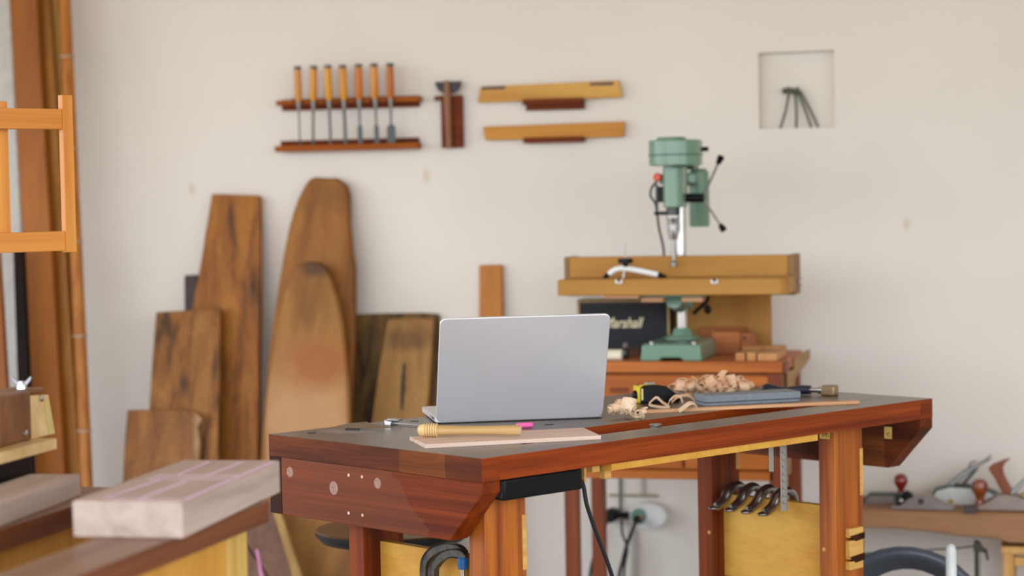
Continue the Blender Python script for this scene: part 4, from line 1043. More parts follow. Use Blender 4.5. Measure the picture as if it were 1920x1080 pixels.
wb, _ = block('upright wood block with a round dark hole, standing behind the front row', 1389, 1411, 0.3595, 0.07, 625, M_blk2)
q = pw(1396, 634, 0.3605) - wb.location
MB().lathe([(0.005, 0), (0.005, 0.001)], T(q.x, q.y, q.z) @ RX(PI / 2), 14).build('hole', M_darkwood, wb)  # flat dark disc, the hole's inner shade put in as colour
wb = wth('reddish_bar', 'reddish wooden bar standing at the back beside the drill press base', 'wood block', 1350, 640, 0.238, z=TZ)
x0, x1 = pw(1312, 625, 0.238).x - wb.location.x, pw(1398, 625, 0.238).x - wb.location.x
MB().box(x0, x1, 0, 0.03, 0, pw(1350, 614, 0.238).z - TZ).build('bar', M_blk2, wb, bevel=0.002)
# tapered end plate on the right end of the table
PXE = Vector((TX1 + 0.0065, 0, 0))
q_ = [onplane(a, b, PXE, Vector((1, 0, 0))) - L_dt for a, b in ((1491, 670), (1519, 655), (1519, 672), (1512, 682), (1500, 697), (1492, 712), (1489, 735), (1478, 735), (1478, 697), (1491, 692))]
MB().prism(q_, Vector((-0.0055, 0, 0))).build('tapered_end_plate', wood('end_plate_wood', (184, 146, 106), (160, 120, 82), 'y', 16, 1, 0.55), dt, bevel=0.0005)
# ---- socket, plug and cords under the table
M_plug = plain('white_socket_plastic', (222, 222, 216), 0.4)
so = wth('wall_socket', 'oval white double wall socket low on the wall under the drill table', 'socket', 1213, 968, 0.0)
q = pw(1212, 968, 0.045) - so.location
a0 = pw(1180, 968, 0.045).x - so.location.x; a1 = pw(1250, 968, 0.045).x - so.location.x; rz_ = 0.040
cxm = (a0 + a1) / 2; rxm = (a1 - a0) / 2
MB().prism([Vector((cxm + rxm * math.cos(2 * PI * k / 36), -0.045, q.z + rz_ * math.sin(2 * PI * k / 36))) for k in range(36)], Vector((0, 0.0445, 0))).build('body', M_plug, so, bevel=0.004, seg=3)
q2 = pw(1197, 968, 0.047) - so.location
MB().lathe([(0.0, 0), (0.024, 0), (0.024, 0.003), (0.018, 0.004), (0.018, 0.001), (0.0001, 0.001)], T(q2.x, -0.0453, q2.z) @ RX(PI / 2), 26, cap=False).build('socket_ring', plain('teal_ring', (110, 148, 130), 0.4), so)
pg = wth('black_plug', 'black plug with cord in the oval white socket', 'plug', 1195, 972, 0.05)
MB().lathe([(0.010, 0), (0.012, 0.008), (0.009, 0.022), (0.006, 0.034)], T(0, 0, 0) @ RX(PI / 2 + 0.3), 18).build('body', M_black, pg)
MB().ball(0.0055, T(0.010, -0.002, 0.004)).build('orange_mark', plain('orange_mark', (206, 140, 60), 0.5), pg)
def wpt(par, px, py, off): return pw(px, py, off) - par.location
MB().tube(smoothpts([wpt(pg, 1193, 975, .08), wpt(pg, 1187, 992, .10), wpt(pg, 1176, 1020, .09), wpt(pg, 1168, 1050, .08), wpt(pg, 1160, 1090, .08), wpt(pg, 1155, 1200, .07), wpt(pg, 1150, 1262, .10)], 5), 0.0055, 10).build('cord', M_rubber, pg)
pg2 = wth('round_plug', 'round black plug on the wall left of the white socket', 'plug', 1146, 966, 0.0)
c = pw(1146, 966, 0.03) - pg2.location
MB().lathe([(0.020, -0.03), (0.021, 0.0), (0.021, 0.02), (0.016, 0.028)], T(c.x, c.y, c.z) @ RX(PI / 2), 26).build('body', M_black, pg2)
MB().tube([wpt(pg2, 1160, 966, .03), wpt(pg2, 1181, 967, .03)], [0.010, 0.011], 14).build('side_plug', M_black, pg2)
MB().tube(smoothpts([wpt(pg2, 1138, 978, .045), wpt(pg2, 1125, 1010, .05), wpt(pg2, 1112, 1050, .05), wpt(pg2, 1106, 1090, .05), wpt(pg2, 1100, 1200, .05), wpt(pg2, 1098, 1262, .08)], 5), 0.0055, 10).build('cord', M_rubber, pg2)
MB().tube(smoothpts([wpt(pg2, 1166, 975, .03), wpt(pg2, 1167, 1000, .035), wpt(pg2, 1176, 1030, .04), wpt(pg2, 1170, 1075, .04), wpt(pg2, 1168, 1200, .04), wpt(pg2, 1166, 1262, .06)], 5), 0.004, 10).build('cord', M_rubber, pg2)
cn = wth('grey_cable', 'grey-green cable running down the wall under the drill table', 'cable', 1162, 900, 0.0)
MB().tube([wpt(cn, 1160, 800, .006), wpt(cn, 1162.5, 900, .006), wpt(cn, 1163, 958, .006)], 0.004, 8).build('cable', plain('grey_green_cable', (92, 104, 94), 0.5), cn)
cn = wth('cable_duct', 'thin grey cable duct ending above the oval wall socket', 'cable duct', 1200, 930, 0.0)
wbox(cn, 'duct', plain('olive_duct', (150, 142, 118), 0.6), 1141, 1233, 927, 932, 0.008, 0.0075)
wbox(cn, 'riser', plain('pale_duct', (200, 194, 180), 0.6), 1200, 1206, 870, 927, 0.008, 0.0075)
cn = wth('pale_conduit', 'pale vertical conduit pipe on the wall below the oval socket', 'conduit', 1190, 1040, 0.0, z=0)
xq = pw(1190, 1040, .01).x - cn.location.x
MB().tube([(xq, -0.009, 0.0), (xq, -0.009, pw(1190, 995, .01).z)], 0.0085, 12).build('pipe', plain('pale_pipe', (186, 178, 168), 0.5), cn)

# ================================================================== plank shelf with hand planes
pk = wth('plank_shelf', 'thick rough-edged brown plank along the wall carrying the hand planes', 'shelf', 1750, 960, 0.30, z=0)
SZ = 0.396
tpx = lambda px: (px, 960)
bot = [(2060, 1024), (1890, 1018), (1872, 1011), (1800, 1005), (1760, 999), (1690, 991), (1560, 987)]
pts = [Vector((pw(1560, 957, .3).x, pw(0, 0, .3).y, SZ)) - pk.location, Vector((pw(2060, 957, .3).x, pw(0, 0, .3).y, SZ)) - pk.location]
pts += [pw(a, b, 0.3) - pk.location for a, b in bot]
M_shelf = wood('rough_plank', (168, 122, 84), (132, 90, 58), 'x', 14, 1.5, 0.6, 0.2, sat=1.0)
MB().prism(pts, Vector((0, 0.285, 0))).build('plank', M_shelf, pk, bevel=0.004)
M_tr = wood('trestle_pine', (218, 168, 100), (194, 140, 74), 'z', 26, 1.2, 0.5, 0.12, sat=1.0)
for lab, xa, xb in (('light pine trestle under the right part of the plank shelf', 1880, 2040), ('light pine trestle under the left end of the plank shelf', 1566, 1606)):
    tr = wth('trestle', lab, 'trestle', xa, 1060, 0.28, z=0, group='trestles under the plank')
    x0 = 0.0; x1 = pw(xb, 1060, .28).x - tr.location.x
    zt = 0.318 if xa > 1700 else 0.33
    zt = (pw(1890, 1022, .28).z if xa > 1700 else pw(1590, 992, .28).z) - 0.004
    lwid = 0.030 if xa > 1700 else 0.02
    for xx in (x0, x1 - lwid):
        for yy in (0.0, 0.20):
            MB().box(xx, xx + lwid, yy, yy + 0.035, 0, zt - 0.021).build('leg', M_tr, tr, bevel=0.002)
    MB().box(x0 - 0.004, x1 + 0.004, -0.004, 0.239, zt - 0.0205, zt).build('top_rail', M_tr, tr, bevel=0.002)
    if xa > 1700:
        MB().box(x0 + 0.031, x1 - 0.031, 0.005, 0.025, zt - 0.055, zt - 0.03).build('cross_rail', M_tr, tr, bevel=0.002)
def sp_(px, py, off, par): return pw(px, py, off) - par.location
def onshelf(name, label, cat, px, off, group='hand planes on the plank shelf'):
    p = pw(px, 950, off); return thing(name, label, cat, (p.x, p.y, SZ), 0, group)
def flat(par, pix, off, zmin=0.0):
    out = []
    for a, b in pix:
        p = pw(a, b, off) - par.location; p.z = max(zmin, p.z); out.append(p)
    return out
M_knob = plain('red_lacquered_knob', (128, 34, 22), 0.2, 0, 0.6, 0.08)
M_knob2 = wood('brown_lacquered_wood', (146, 74, 40), (112, 48, 24), 'z', 40, 3, 0.22, 0.1, coat=0.5)
M_sole = plain('grey_plane_iron', (142, 132, 126), 0.35, 0.75, var=0.1)
M_japan = plain('dark_green_japanning', (38, 62, 52), 0.35)
M_white = plain('pale_worn_metal', (206, 208, 200), 0.4, 0.2, var=0.12, scale=20)
def knobz(par, px, pt, pb, off, r, mat, stem=None):
    zt = pw(px, pt, off).z - SZ; zb = pw(px, pb, off).z - SZ; h = zt - zb; p = pw(px, pt, off) - par.location
    prof = [(r * 0.6, 0), (r * 0.5, h * 0.12), (r * 0.46, h * 0.28), (r * 0.66, h * 0.42), (r * 0.95, h * 0.56), (r, h * 0.70), (r * 0.88, h * 0.87), (r * 0.5, h * 0.98), (r * 0.2, h)]
    return MB().lathe(prof, T(p.x, p.y, zb), 26).build('front_knob', mat, par)
# A: dark smoothing plane with red knob
pa = onshelf('hand_plane', 'dark hand plane with a glossy red knob at the left end of the plank shelf', 'hand plane', 1670, 0.18)
MB().prism(flat(pa, [(1618, 955), (1621, 937), (1628, 926), (1700, 926), (1712, 955)], 0.17), Vector((0, 0.055, 0))).build('body', M_japan, pa, bevel=0.003)
MB().prism(flat(pa, [(1622, 953), (1624, 938), (1631, 929), (1676, 930), (1680, 953)], 0.172), Vector((0, 0.0018, 0))).build('side_wall', M_sole, pa)
knobz(pa, 1689, 888, 929, 0.145, 0.020, M_knob)
# B: small low-angle block plane in front
pbk = onshelf('block_plane', 'small grey low block plane with black cap in the middle of the plank shelf', 'hand plane', 1728, 0.285)
MB().prism(flat(pbk, [(1669, 958), (1672, 950), (1690, 947), (1700, 937), (1714, 931), (1730, 929), (1746, 932), (1762, 941), (1776, 948), (1788, 951), (1790, 958)], 0.275), Vector((0, 0.045, 0))).build('body', M_sole, pbk, bevel=0.002)
MB().prism(flat(pbk, [(1676, 949), (1688, 938), (1692, 926), (1700, 920), (1712, 928), (1706, 944)], 0.262), Vector((0, 0.03, 0))).build('cap', M_black, pbk, bevel=0.006, seg=3)
MB().ball(0.006, T(*(sp_(1690, 939, 0.2765, pbk)))).build('screw', M_chrome, pbk)
MB().lathe([(0.005, 0), (0.009, 0), (0.009, 0.002), (0.005, 0.0022)], T(*sp_(1727, 940, 0.2755, pbk)) @ RX(PI / 2), 20).build('side_dimple', M_darksteel, pbk)
# C: jointer with white sides and steep blade
pc_ = onshelf('hand_plane', 'long hand plane with pale metal sides, green edges and tilted blade', 'hand plane', 1790, 0.165)
oc_ = [(1736, 952), (1742, 938), (1752, 918), (1780, 911), (1800, 911), (1842, 914), (1870, 926), (1880, 940), (1884, 952)]
MB().prism(flat(pc_, oc_, 0.150), Vector((0, 0.06, 0))).build('body', M_japan, pc_, bevel=0.002)
MB().prism(flat(pc_, [(1737 + 4, 951), (1746, 938), (1756, 921), (1781, 914), (1840, 917), (1866, 929), (1876, 941), (1879, 951)], 0.1525), Vector((0, 0.002, 0))).build('side_wall', M_white, pc_)
p0, p1 = sp_(1778, 914, 0.12, pc_), sp_(1852, 862, 0.12, pc_)
d = (p1 - p0).normalized(); nrm = Vector((-d.z, 0, d.x))
m = MB(); m.prism([p0 - nrm * 0.004, p0 + nrm * 0.010, p0 + d * 0.065 + nrm * 0.013, p1 + nrm * 0.003, p1 - nrm * 0.003, p0 + d * 0.07 - nrm * 0.002], Vector((0, 0.04, 0))).build('lever_cap', M_steel, pc_, bevel=0.002)
p2, p3 = sp_(1797, 914, 0.118, pc_), sp_(1828, 880, 0.118, pc_)
m = MB(); m.prism([p2, p2 + Vector((0.012, 0, 0)), p3 + Vector((0.008, 0, 0)), p3], Vector((0, 0.035, 0))).build('frog', M_darksteel, pc_)
q = sp_(1856, 857, 0.10, pc_)
MB().tube([sp_(1846, 866, .10, pc_), sp_(1853, 860, .10, pc_), q, sp_(1858, 851, .10, pc_)], [0.004, 0.006, 0.005, 0.002], 10).build('lateral_lever', M_steel, pc_)
MB().tube([sp_(1816, 876, .10, pc_), sp_(1820, 868, .10, pc_), sp_(1830, 864, .10, pc_)], 0.0022, 8).build('adjuster', M_darksteel, pc_)
MB().lathe([(0.008, 0), (0.008, 0.006)], T(*sp_(1783, 940, 0.1535, pc_)) @ RX(PI / 2), 18).build('brass_knob', M_brass, pc_)
# D: brown plane with knob and tote, nearest the right edge
pd = onshelf('hand_plane', 'large brown iron hand plane with wooden knob and tote at the right edge', 'hand plane', 1880, 0.27)
od = [(1824, 963), (1826, 950), (1842, 946), (1858, 938), (1868, 930), (1885, 927), (1905, 930), (1925, 936), (1960, 944), (1985, 948), (1990, 968)]
MB().prism(flat(pd, od, 0.255), Vector((0, 0.065, 0))).build('body', plain('brown_grey_iron', (144, 128, 118), 0.45, 0.6, var=0.12), pd, bevel=0.002)
MB().prism(flat(pd, [(1806, 967), (1807, 952), (1832, 950), (1832, 966)], 0.315, 0.0002), Vector((0, 0.05, 0))).build('toe_block', plain('dark_toe', (74, 60, 58), 0.6), pd, bevel=0.002)
knobz(pd, 1837, 898, 946, 0.225, 0.0235, M_knob2)
tpts = [(1853, 878), (1862, 870), (1880, 863), (1894, 859), (1893, 862), (1886, 867), (1881, 876), (1882, 886), (1888, 900), (1896, 914), (1899, 924), (1882, 928), (1874, 915), (1864, 896), (1857, 886)]
MB().prism(flat(pd, tpts, 0.235), Vector((0, 0.024, 0))).build('tote', M_knob2, pd, bevel=0.007, seg=4)
p0, p1 = sp_(1896, 927, 0.24, pd), sp_(1935, 890, 0.24, pd)
d = (p1 - p0).normalized(); nrm = Vector((-d.z, 0, d.x))
MB().prism([p0 - nrm * 0.004, p0 + nrm * 0.006, p1 + nrm * 0.006, p1 - nrm * 0.006], Vector((0, 0.04, 0))).build('lever_cap', M_steel, pd, bevel=0.002)
MB().ball(0.010, T(*sp_(1921, 929, 0.262, pd))).build('brass_knob', M_brass, pd)

# ---- hose coil, white pole, iron clamp bar, cord
M_hose = plain('grey_hose_rubber', (70, 76, 84), 0.35)
hcx = onplane(1703, 1206, Vector((0, 5.30, 0)), Vector((0, 1, 0)))
hs = thing('hose_coil', 'coil of thick grey-black hose standing on the floor at the lower right', 'hose', (hcx.x, 5.30, 0), 0)
R0 = 0.200; zc = R0 + 0.016
pts = []
for i in range(34 * 5 + 1):
    a = 2 * PI * i / 34; k = i / 34
    r = R0 - 0.001 - 0.011 * k
    pts.append(Vector((r * math.cos(a), -0.03 + 0.024 * (k - 2.5), zc + r * math.sin(a))))
MB().tube(pts, 0.0145, 14).build('coil', M_hose, hs)
wp = thing('white_pole', 'white round-topped plastic pole standing in front of the hose coil', 'pole', (0, 0, 0), 0)
q = onplane(1783, 1020, Vector((0, 5.0, 0)), Vector((0, 1, 0))); wp.location = (q.x, q.y, 0)
MB().lathe([(0.013, 0), (0.0125, q.z - 0.02), (0.0105, q.z - 0.006), (0.004, q.z)], I4, 20).build('pole', plain('white_pipe_plastic', (212, 214, 210), 0.4), wp)
ib = wth('bar_clamp', 'dark iron bar clamp hanging below the plank shelf', 'clamp', 1833, 1040, 0.315, z=0)
zt = pw(1833, 1013, .315).z
MB().box(-0.009, 0.003, 0, 0.010, 0.0, zt - 0.0005).build('bar', plain('dark_iron', (62, 58, 46), 0.5, 0.4), ib, bevel=0.001)
MB().box(0.005, 0.008, 0.002, 0.008, 0.0, zt - 0.02).build('rod', M_steel, ib)
MB().prism([Vector((-0.012, -0.004, zt - 0.028)), Vector((-0.010, -0.004, zt - 0.006)), Vector((0.006, -0.004, zt - 0.004)), Vector((0.014, -0.004, zt - 0.02)), Vector((0.026, -0.004, zt - 0.026)), Vector((0.030, -0.004, zt - 0.055)), Vector((0.024, -0.004, zt - 0.055)), Vector((0.020, -0.004, zt - 0.035)), Vector((0.008, -0.004, zt - 0.032))], Vector((0, 0.018, 0))).build('jaw', plain('dark_iron_jaw', (66, 60, 50), 0.5, 0.4), ib, bevel=0.002)
cn = wth('dangling_cable', 'thin dark cable strung below the plank shelf', 'cord', 1760, 1031, 0.2)
MB().tube(smoothpts([wpt(cn, 1600, 1042, .2), wpt(cn, 1640, 1036, .2), wpt(cn, 1740, 1031, .22), wpt(cn, 1790, 1028, .25), wpt(cn, 1826, 1024, .30)], 5), 0.0022, 8).build('cord', M_rubber, cn)

# ================================================================== boards leaning on the wall at the left
def leaner(name, label, cat, pix, off_top, off_bot, ztop, mat, thick=0.03, bevel=0.004, group=None, extra=None, part='board'):
    """outline traced on a plane that leans from off_top at ztop to off_bot at the floor; closed at the floor"""
    a = math.atan2(off_bot - off_top, ztop)
    p0 = Vector((0, WALLY - off_bot, 0)); up = Vector((0, math.sin(a), math.cos(a))); n = Vector((0, -math.cos(a), math.sin(a)))
    P = [onplane(x, y, p0, n) for x, y in pix]
    cx_ = sum(p.x for p in P) / len(P)
    o = thing(name, label, cat, (cx_, WALLY - off_bot, 0), 0, group)
    Q = []
    for p in P:
        q = p - o.location
        if q.z < 0.004:            # run down to the floor along the board
            k = (0.004 - q.z) / up.z; q = q + up * k
        Q.append(q)
    return o, MB().prism(Q, -n * thick).build(part, mat, o, bevel=bevel), (p0, n)
FLY = 1320
G = 'boards leaning on the wall'
leaner('small_dark_board', 'narrow dark brown board peeking out left of the tall tapered plank', 'board', [(345, 516), (370, 515), (376, FLY), (342, FLY)], 0.035, 0.20, 0.97, M_darkwood, 0.02, group=G)
leaner('tall_plank', 'tall tapered orange-brown plank leaning on the wall, taller left board', 'plank', [(397, 363), (486, 366), (487, 420), (486, 640), (484, 880), (483, FLY), (352, FLY), (356, 700), (360, 580), (366, 545), (378, 480), (384, 440), (390, 405)], 0.035, 0.27, 1.30, M_plank2, 0.026, group=G)
leaner('medium_plank', 'medium-high brown plank leaning in front of the tall tapered plank', 'plank', [(292, 585), (340, 582), (413, 577), (410, 760), (408, 900), (404, FLY), (262, FLY), (274, 860), (279, 765), (285, 670)], 0.16, 0.40, 0.90, M_plank, 0.026, group=G)
leaner('short_board', 'short reddish-brown board with pale wavy edge, lowest of the left boards', 'board', [(238, 768), (300, 767), (352, 768), (368, 773), (378, 785), (370, 800), (374, 830), (372, 870), (368, FLY), (212, FLY), (229, 905), (233, 830)], 0.24, 0.46, 0.70,
       wood('short_board_wood_b', (162, 108, 66), (120, 74, 42), 'z', 18, 0.6, 0.6, 0.3, extra=blot((196, 160, 116), (0.10, 0.1, 0.62), 0.035, 0.8, 20, 0.8, (1.2, 0.1, 0.35))), 0.024, group=G)
slab_e = chain(blot((100, 66, 34), (0.03, 0.0, 1.30), 0.07, 1.2, 14, 0.5, (0.6, 0.2, 1.2)), blot((92, 54, 22), (0.05, 0.0, 1.14), 0.03, 1.4, 30, 0.6, (1, 0.2, 0.5)), blot((92, 54, 22), (0.0, 0.0, 1.16), 0.02, 1.4, 30, 0.5, (1, 0.2, 0.5)))
leaner('live_edge_slab', 'tallest slab with rounded live edges leaning on the wall', 'slab', [(590, 331), (610, 333), (632, 333), (648, 345), (653, 365), (654, 420), (659, 470), (664, 500), (663, 640), (658, 720), (652, 900), (650, FLY), (470, FLY), (482, 960), (492, 780), (503, 660), (512, 590), (522, 530), (532, 470), (540, 430), (548, 400), (558, 372), (570, 348), (580, 335)], 0.04, 0.34, 1.36,
       wood('live_edge_wood', (164, 110, 58), (116, 70, 30), 'z', 12, 1.0, 0.6, 0.15, mid=(146, 92, 46), extra=slab_e), 0.035, bevel=0.008, group=G)
slab_f = chain(blot((190, 144, 98), (0.0, 0.05, 0.62), 0.17, 0.7, 9, 0.8, (1, 0.2, 0.9)), blot((150, 84, 30), (0.03, 0.15, 0.80), 0.075, 1.2, 9, 0.75, (0.6, 0.3, 1.0)), blot((70, 46, 30), (0.0, 0.3, 1.09), 0.03, 0.6, 30, 0.8, (0.7, 0.2, 1)))
leaner('round_top_slab', 'round-topped slab with orange stain leaning in front of the tallest slab', 'slab', [(560, 494), (580, 489), (600, 491), (612, 502), (622, 528), (632, 560), (640, 600), (646, 650), (651, 710), (653, 780), (655, 900), (655, FLY), (500, FLY), (496, 960), (496, 790), (501, 730), (507, 680), (516, 620), (526, 575), (534, 540), (546, 510)], 0.16, 0.46, 1.06,
       wood('round_slab_wood', (168, 118, 68), (126, 82, 42), 'z', 12, 1.0, 0.55, 0.12, extra=slab_f), 0.03, bevel=0.008, group=G)
leaner('weathered_board', 'dark weathered board with worn top leaning right of the slabs', 'board', [(664, 589), (720, 587), (790, 586), (822, 588), (823, 640), (822, 800), (818, FLY), (640, FLY), (655, 800), (662, 660)], 0.035, 0.25, 0.86,
       M_greyplank, 0.025, group=G)
crack = chain(blot((92, 60, 34), (0.02, 0.2, 0.86), 0.06, 1.0, 18, 0.6, (0.9, 0.2, 1.8)), blot((48, 40, 30), (0.012, 0.1, 0.72), 0.011, 0.9, 50, 0.9, (1.3, 0.05, 0.14), 0.3), blot((60, 48, 34), (-0.02, 0.1, 0.57), 0.010, 0.9, 50, 0.8, (1.3, 0.05, 0.3)))
leaner('cracked_board', 'pale board with a black crack leaning in front of the weathered board', 'board', [(726, 599), (760, 596), (812, 597), (806, 700), (800, 780), (790, 900), (770, FLY), (650, FLY), (680, 900), (697, 785), (710, 690), (720, 630)], 0.075, 0.30, 0.84,
       wood('cracked_board_wood', (176, 132, 86), (140, 98, 60), 'z', 16, 0.8, 0.6, 0.2, extra=crack), 0.025, group=G)
leaner('orange_offcut', 'narrow orange strip of wood leaning on the wall behind the laptop', 'board', [(898, 497), (941, 496), (943, 640), (944, FLY), (898, FLY), (898, 640)], 0.02, 0.10, 1.07, wood('orange_strip_wood', (200, 132, 62), (176, 106, 42), 'z', 18, 0.6, 0.5, 0.1), 0.018, group=G)
# lower boards seen below the bench end
o, b, (p0, n) = leaner('chalk_marked_board', 'dark purplish board with pale edge and pink chalk line behind the front bench', 'board', [(470, 940), (506, 940), (548, 1080), (590, 1250), (600, FLY), (420, FLY), (420, 960)], 0.40, 0.62, 0.60, wood('purplish_board_wood', (132, 96, 88), (104, 72, 66), 'z', 8, 1, 0.6), 0.02, group=G)
ed = [(506, 941), (520, 941), (566, 1080), (612, 1250), (620, FLY), (600, FLY), (590, 1250), (548, 1080)]
Q = []
for x, y in ed:
    q = onplane(x, y, p0, n) - o.location; q.z = max(q.z, 0.004); Q.append(q - n * 0.0005)
MB().prism(Q, -n * 0.019).build('pale_edge', wood('pale_edge_wood', (184, 148, 104), (158, 120, 78), 'z', 20), o)
Q = [onplane(x, y, p0, n) - o.location + n * 0.0006 for x, y in ((479, 1030), (484, 1030), (494, 1085), (488, 1085))]
MB().prism(Q, -n * 0.0005).build('chalk_line', plain('pink_chalk_line', (204, 130, 172), 0.8), o)

# ---- tall stock in the left corner
def tall(name, label, cat, x0t, x1t, x0b, x1b, off_t, off_b, mat, thick=0.03, ztop=2.6, ytop=None, part='board'):
    """edges given at pixel rows 0 and 900"""
    yt = -440 if ytop is None else ytop
    f = lambda xa, xb, y: xa + (xb - xa) * y / 900
    pix = [(f(x0t, x0b, yt), yt), (f(x1t, x1b, yt), yt), (f(x1t, x1b, FLY), FLY), (f(x0t, x0b, FLY), FLY)]
    return leaner(name, label, cat, pix, off_t, off_b, ztop, mat, thick, group='tall stock leaning in the left corner', part=part)
tall('white_board', 'long white painted board leaning in the left corner', 'board', -40, 16, -10, 55, 0.07, 0.35, plain('white_painted_board', (184, 180, 170), 0.6), 0.02)
o, b, _ = tall('wide_board', 'wide orange-brown board standing tall in the left corner', 'board', 14, 66, 58, 112, 0.15, 0.50, M_lumber, 0.03)
tall('square_timber', 'golden brown timber beside the wide board in the left corner', 'timber', 66.5, 87, 112.5, 140, 0.115, 0.455, wood('golden_timber', (176, 120, 60), (148, 92, 38), 'z', 18, 0.5, 0.5), 0.03)
tall('pale_batten', 'pale narrow batten between the golden timber and the bamboo', 'batten', 87.5, 107, 140.5, 158, 0.08, 0.42, M_lumber2, 0.02)
tall('dark_board', 'nearly black narrow board standing in front of the white board', 'board', 12, 26, 34, 58, 0.42, 0.58, plain('black_stained_wood', (30, 20, 15), 0.8, spec=0.1), 0.02, ztop=1.25, ytop=440)
tall('edge_board', 'orange board at the very left edge behind the walnut block', 'board', -60, -24, -40, 17, 0.40, 0.62, M_lumber, 0.02, ztop=1.3, ytop=452)
# bamboo pole with nodes
bt = Vector(pw(105, -300, 0.10)); bb_ = onplane(172, 1300, Vector((0, WALLY - 0.40, 0)), Vector((0, 1, 0)))
bp = thing('bamboo_pole', 'brown bamboo pole leaning on the wall beside the tall boards', 'bamboo pole', (bb_.x, bb_.y, 0), 0)
pa_ = onz(172, 1290, 0.0); pa_ = Vector((onplane(185, 1250, Vector((0, WALLY - 0.40, 0)), Vector((0, 1, 0))).x, WALLY - 0.40, 0))
yA, yB = (121, 0), (162, 900)
A_ = pw(yA[0], yA[1], 0.18); zz = pw(yB[0], yB[1], 0.40)
zz = Vector((zz.x, zz.y, zz.z)); dr = (zz - A_) / (zz.z - A_.z)
p_bot = A_ + dr * (0.012 - A_.z); p_top = A_ + dr * (2.7 - A_.z)
p_bot.z = 0.012
bp.location = (p_bot.x, p_bot.y, 0)
m = MB(); pts = []; rr = []
n = 9
for k in range(n + 1):
    c = k / n
    for dz, r in ((-0.006, 0.0195), (-0.002, 0.0225), (0.002, 0.0225), (0.006, 0.0195)):
        z = 0.012 + 0.02 + c * (2.62 - 0.04) + dz
        pts.append(p_bot.lerp(p_top, (z - p_bot.z) / (p_top.z - p_bot.z)) - bp.location); rr.append(r)
m.tube(pts, rr, 20).build('culm', M_bamboo, bp)
m = MB()
for k in range(1, n):
    z = 0.032 + k / n * 2.58
    c = p_bot.lerp(p_top, (z - p_bot.z) / (p_top.z - p_bot.z)) - bp.location
    m.lathe([(0.0220, -0.0035), (0.0235, -0.001), (0.0235, 0.001), (0.0220, 0.0035)], T(*c), 20)
m.build('nodes', plain('bamboo_node', (168, 150, 128), 0.5), bp)

# ================================================================== stool behind the bench
sc_ = onplane(737, 1000, CAM + FV * 4.95, FV)
zs = onplane(737, 985, CAM + FV * 4.95, FV).z
sl = thing('round_stool', 'round stool with dark seat behind the workbench end', 'stool', (sc_.x, sc_.y, 0), 0)
MB().lathe([(0.05, 0.492), (0.12, 0.494), (0.165, 0.504), (0.180, 0.520), (0.180, 0.528)], I4, 48).build('seat_base', M_black, sl)
MB().lathe([(0.180, 0.5283), (0.177, 0.532), (0.05, 0.533)], I4, 48).build('seat', wood('dark_seat_wood', (96, 66, 40), (70, 46, 26), 'x', 20, 1, 0.3), sl)
MB().cyl(0.02, 0.10, 0.4915, I4, 20).build('post', M_darksteel, sl)
for k in range(4):
    a = 2 * PI * k / 4 + 0.5
    MB().tube([(0.022 * math.cos(a), 0.022 * math.sin(a), 0.12), (0.17 * math.cos(a), 0.17 * math.sin(a), 0.02), (0.19 * math.cos(a), 0.19 * math.sin(a), 0.011)], 0.011, 10).build('leg', M_black, sl)

# ================================================================== front bench (lower left)
fb = thing('front_bench', 'split-top workbench in the left foreground carrying the pale blocks', 'workbench', (-1.25, 3.148, 0), 0)
LF = fb.location
def fbx(par, name, mat, x0, x1, y0, y1, z0, z1, bevel=0.002, **k):
    Lq = par.location
    return MB().box(x0 - Lq.x, x1 - Lq.x, y0 - Lq.y, y1 - Lq.y, z0 - Lq.z, z1 - Lq.z).build(name, mat, par, bevel=bevel, **k)
def two(o, top):
    o.data.materials.append(top)
    for p in o.data.polygons:
        if p.normal.z > 0.9: p.material_index = 1
FZ = 0.82; FT = 0.033
f1x0 = onz(185, 1008, FZ).x
two(fbx(fb, 'front_beam', M_beam, f1x0, -1.25, 1.75, 3.148, FZ - FT, FZ, 0), M_beamtop)
two(fbx(fb, 'rear_beam', M_beam, -2.15, -1.543, 1.75, 3.27, FZ - FT, FZ, 0), M_beamtop)
fbx(fb, 'cross_piece', M_beam, -1.5425, -1.36, 3.16, 3.27, FZ - FT, FZ - 0.002, 0.001)
fbx(fb, 'side_panel', M_plyz, -1.285, -1.268, 1.90, 3.02, 0.15, FZ - FT - 0.0005)
fbx(fb, 'leg', wood('pale_leg_wood', (222, 186, 122), (202, 158, 90), 'z', 26, 1.2, 0.5), -1.335, -1.268, 3.0205, 3.10, 0.0, FZ - FT - 0.0005)
fbx(fb, 'leg', M_plyz, -1.335, -1.268, 1.82, 1.8995, 0.0, FZ - FT - 0.0005)
fbx(fb, 'inner_panel', M_plyz, -1.585, -1.568, 1.90, 3.16, 0.15, FZ - FT - 0.0005)
fbx(fb, 'leg', M_plyz, -2.13, -2.06, 3.18, 3.25, 0.0, FZ - FT - 0.0005)
fbx(fb, 'leg', M_plyz, -2.13, -2.06, 1.82, 1.89, 0.0, FZ - FT - 0.0005)
fbx(fb, 'leg', M_plyz, -1.64, -1.5855, 3.18, 3.25, 0.0, FZ - FT - 0.0005)
fbx(fb, 'rail', M_plyz, -2.13, -1.64, 3.20, 3.23, 0.12, 0.18)
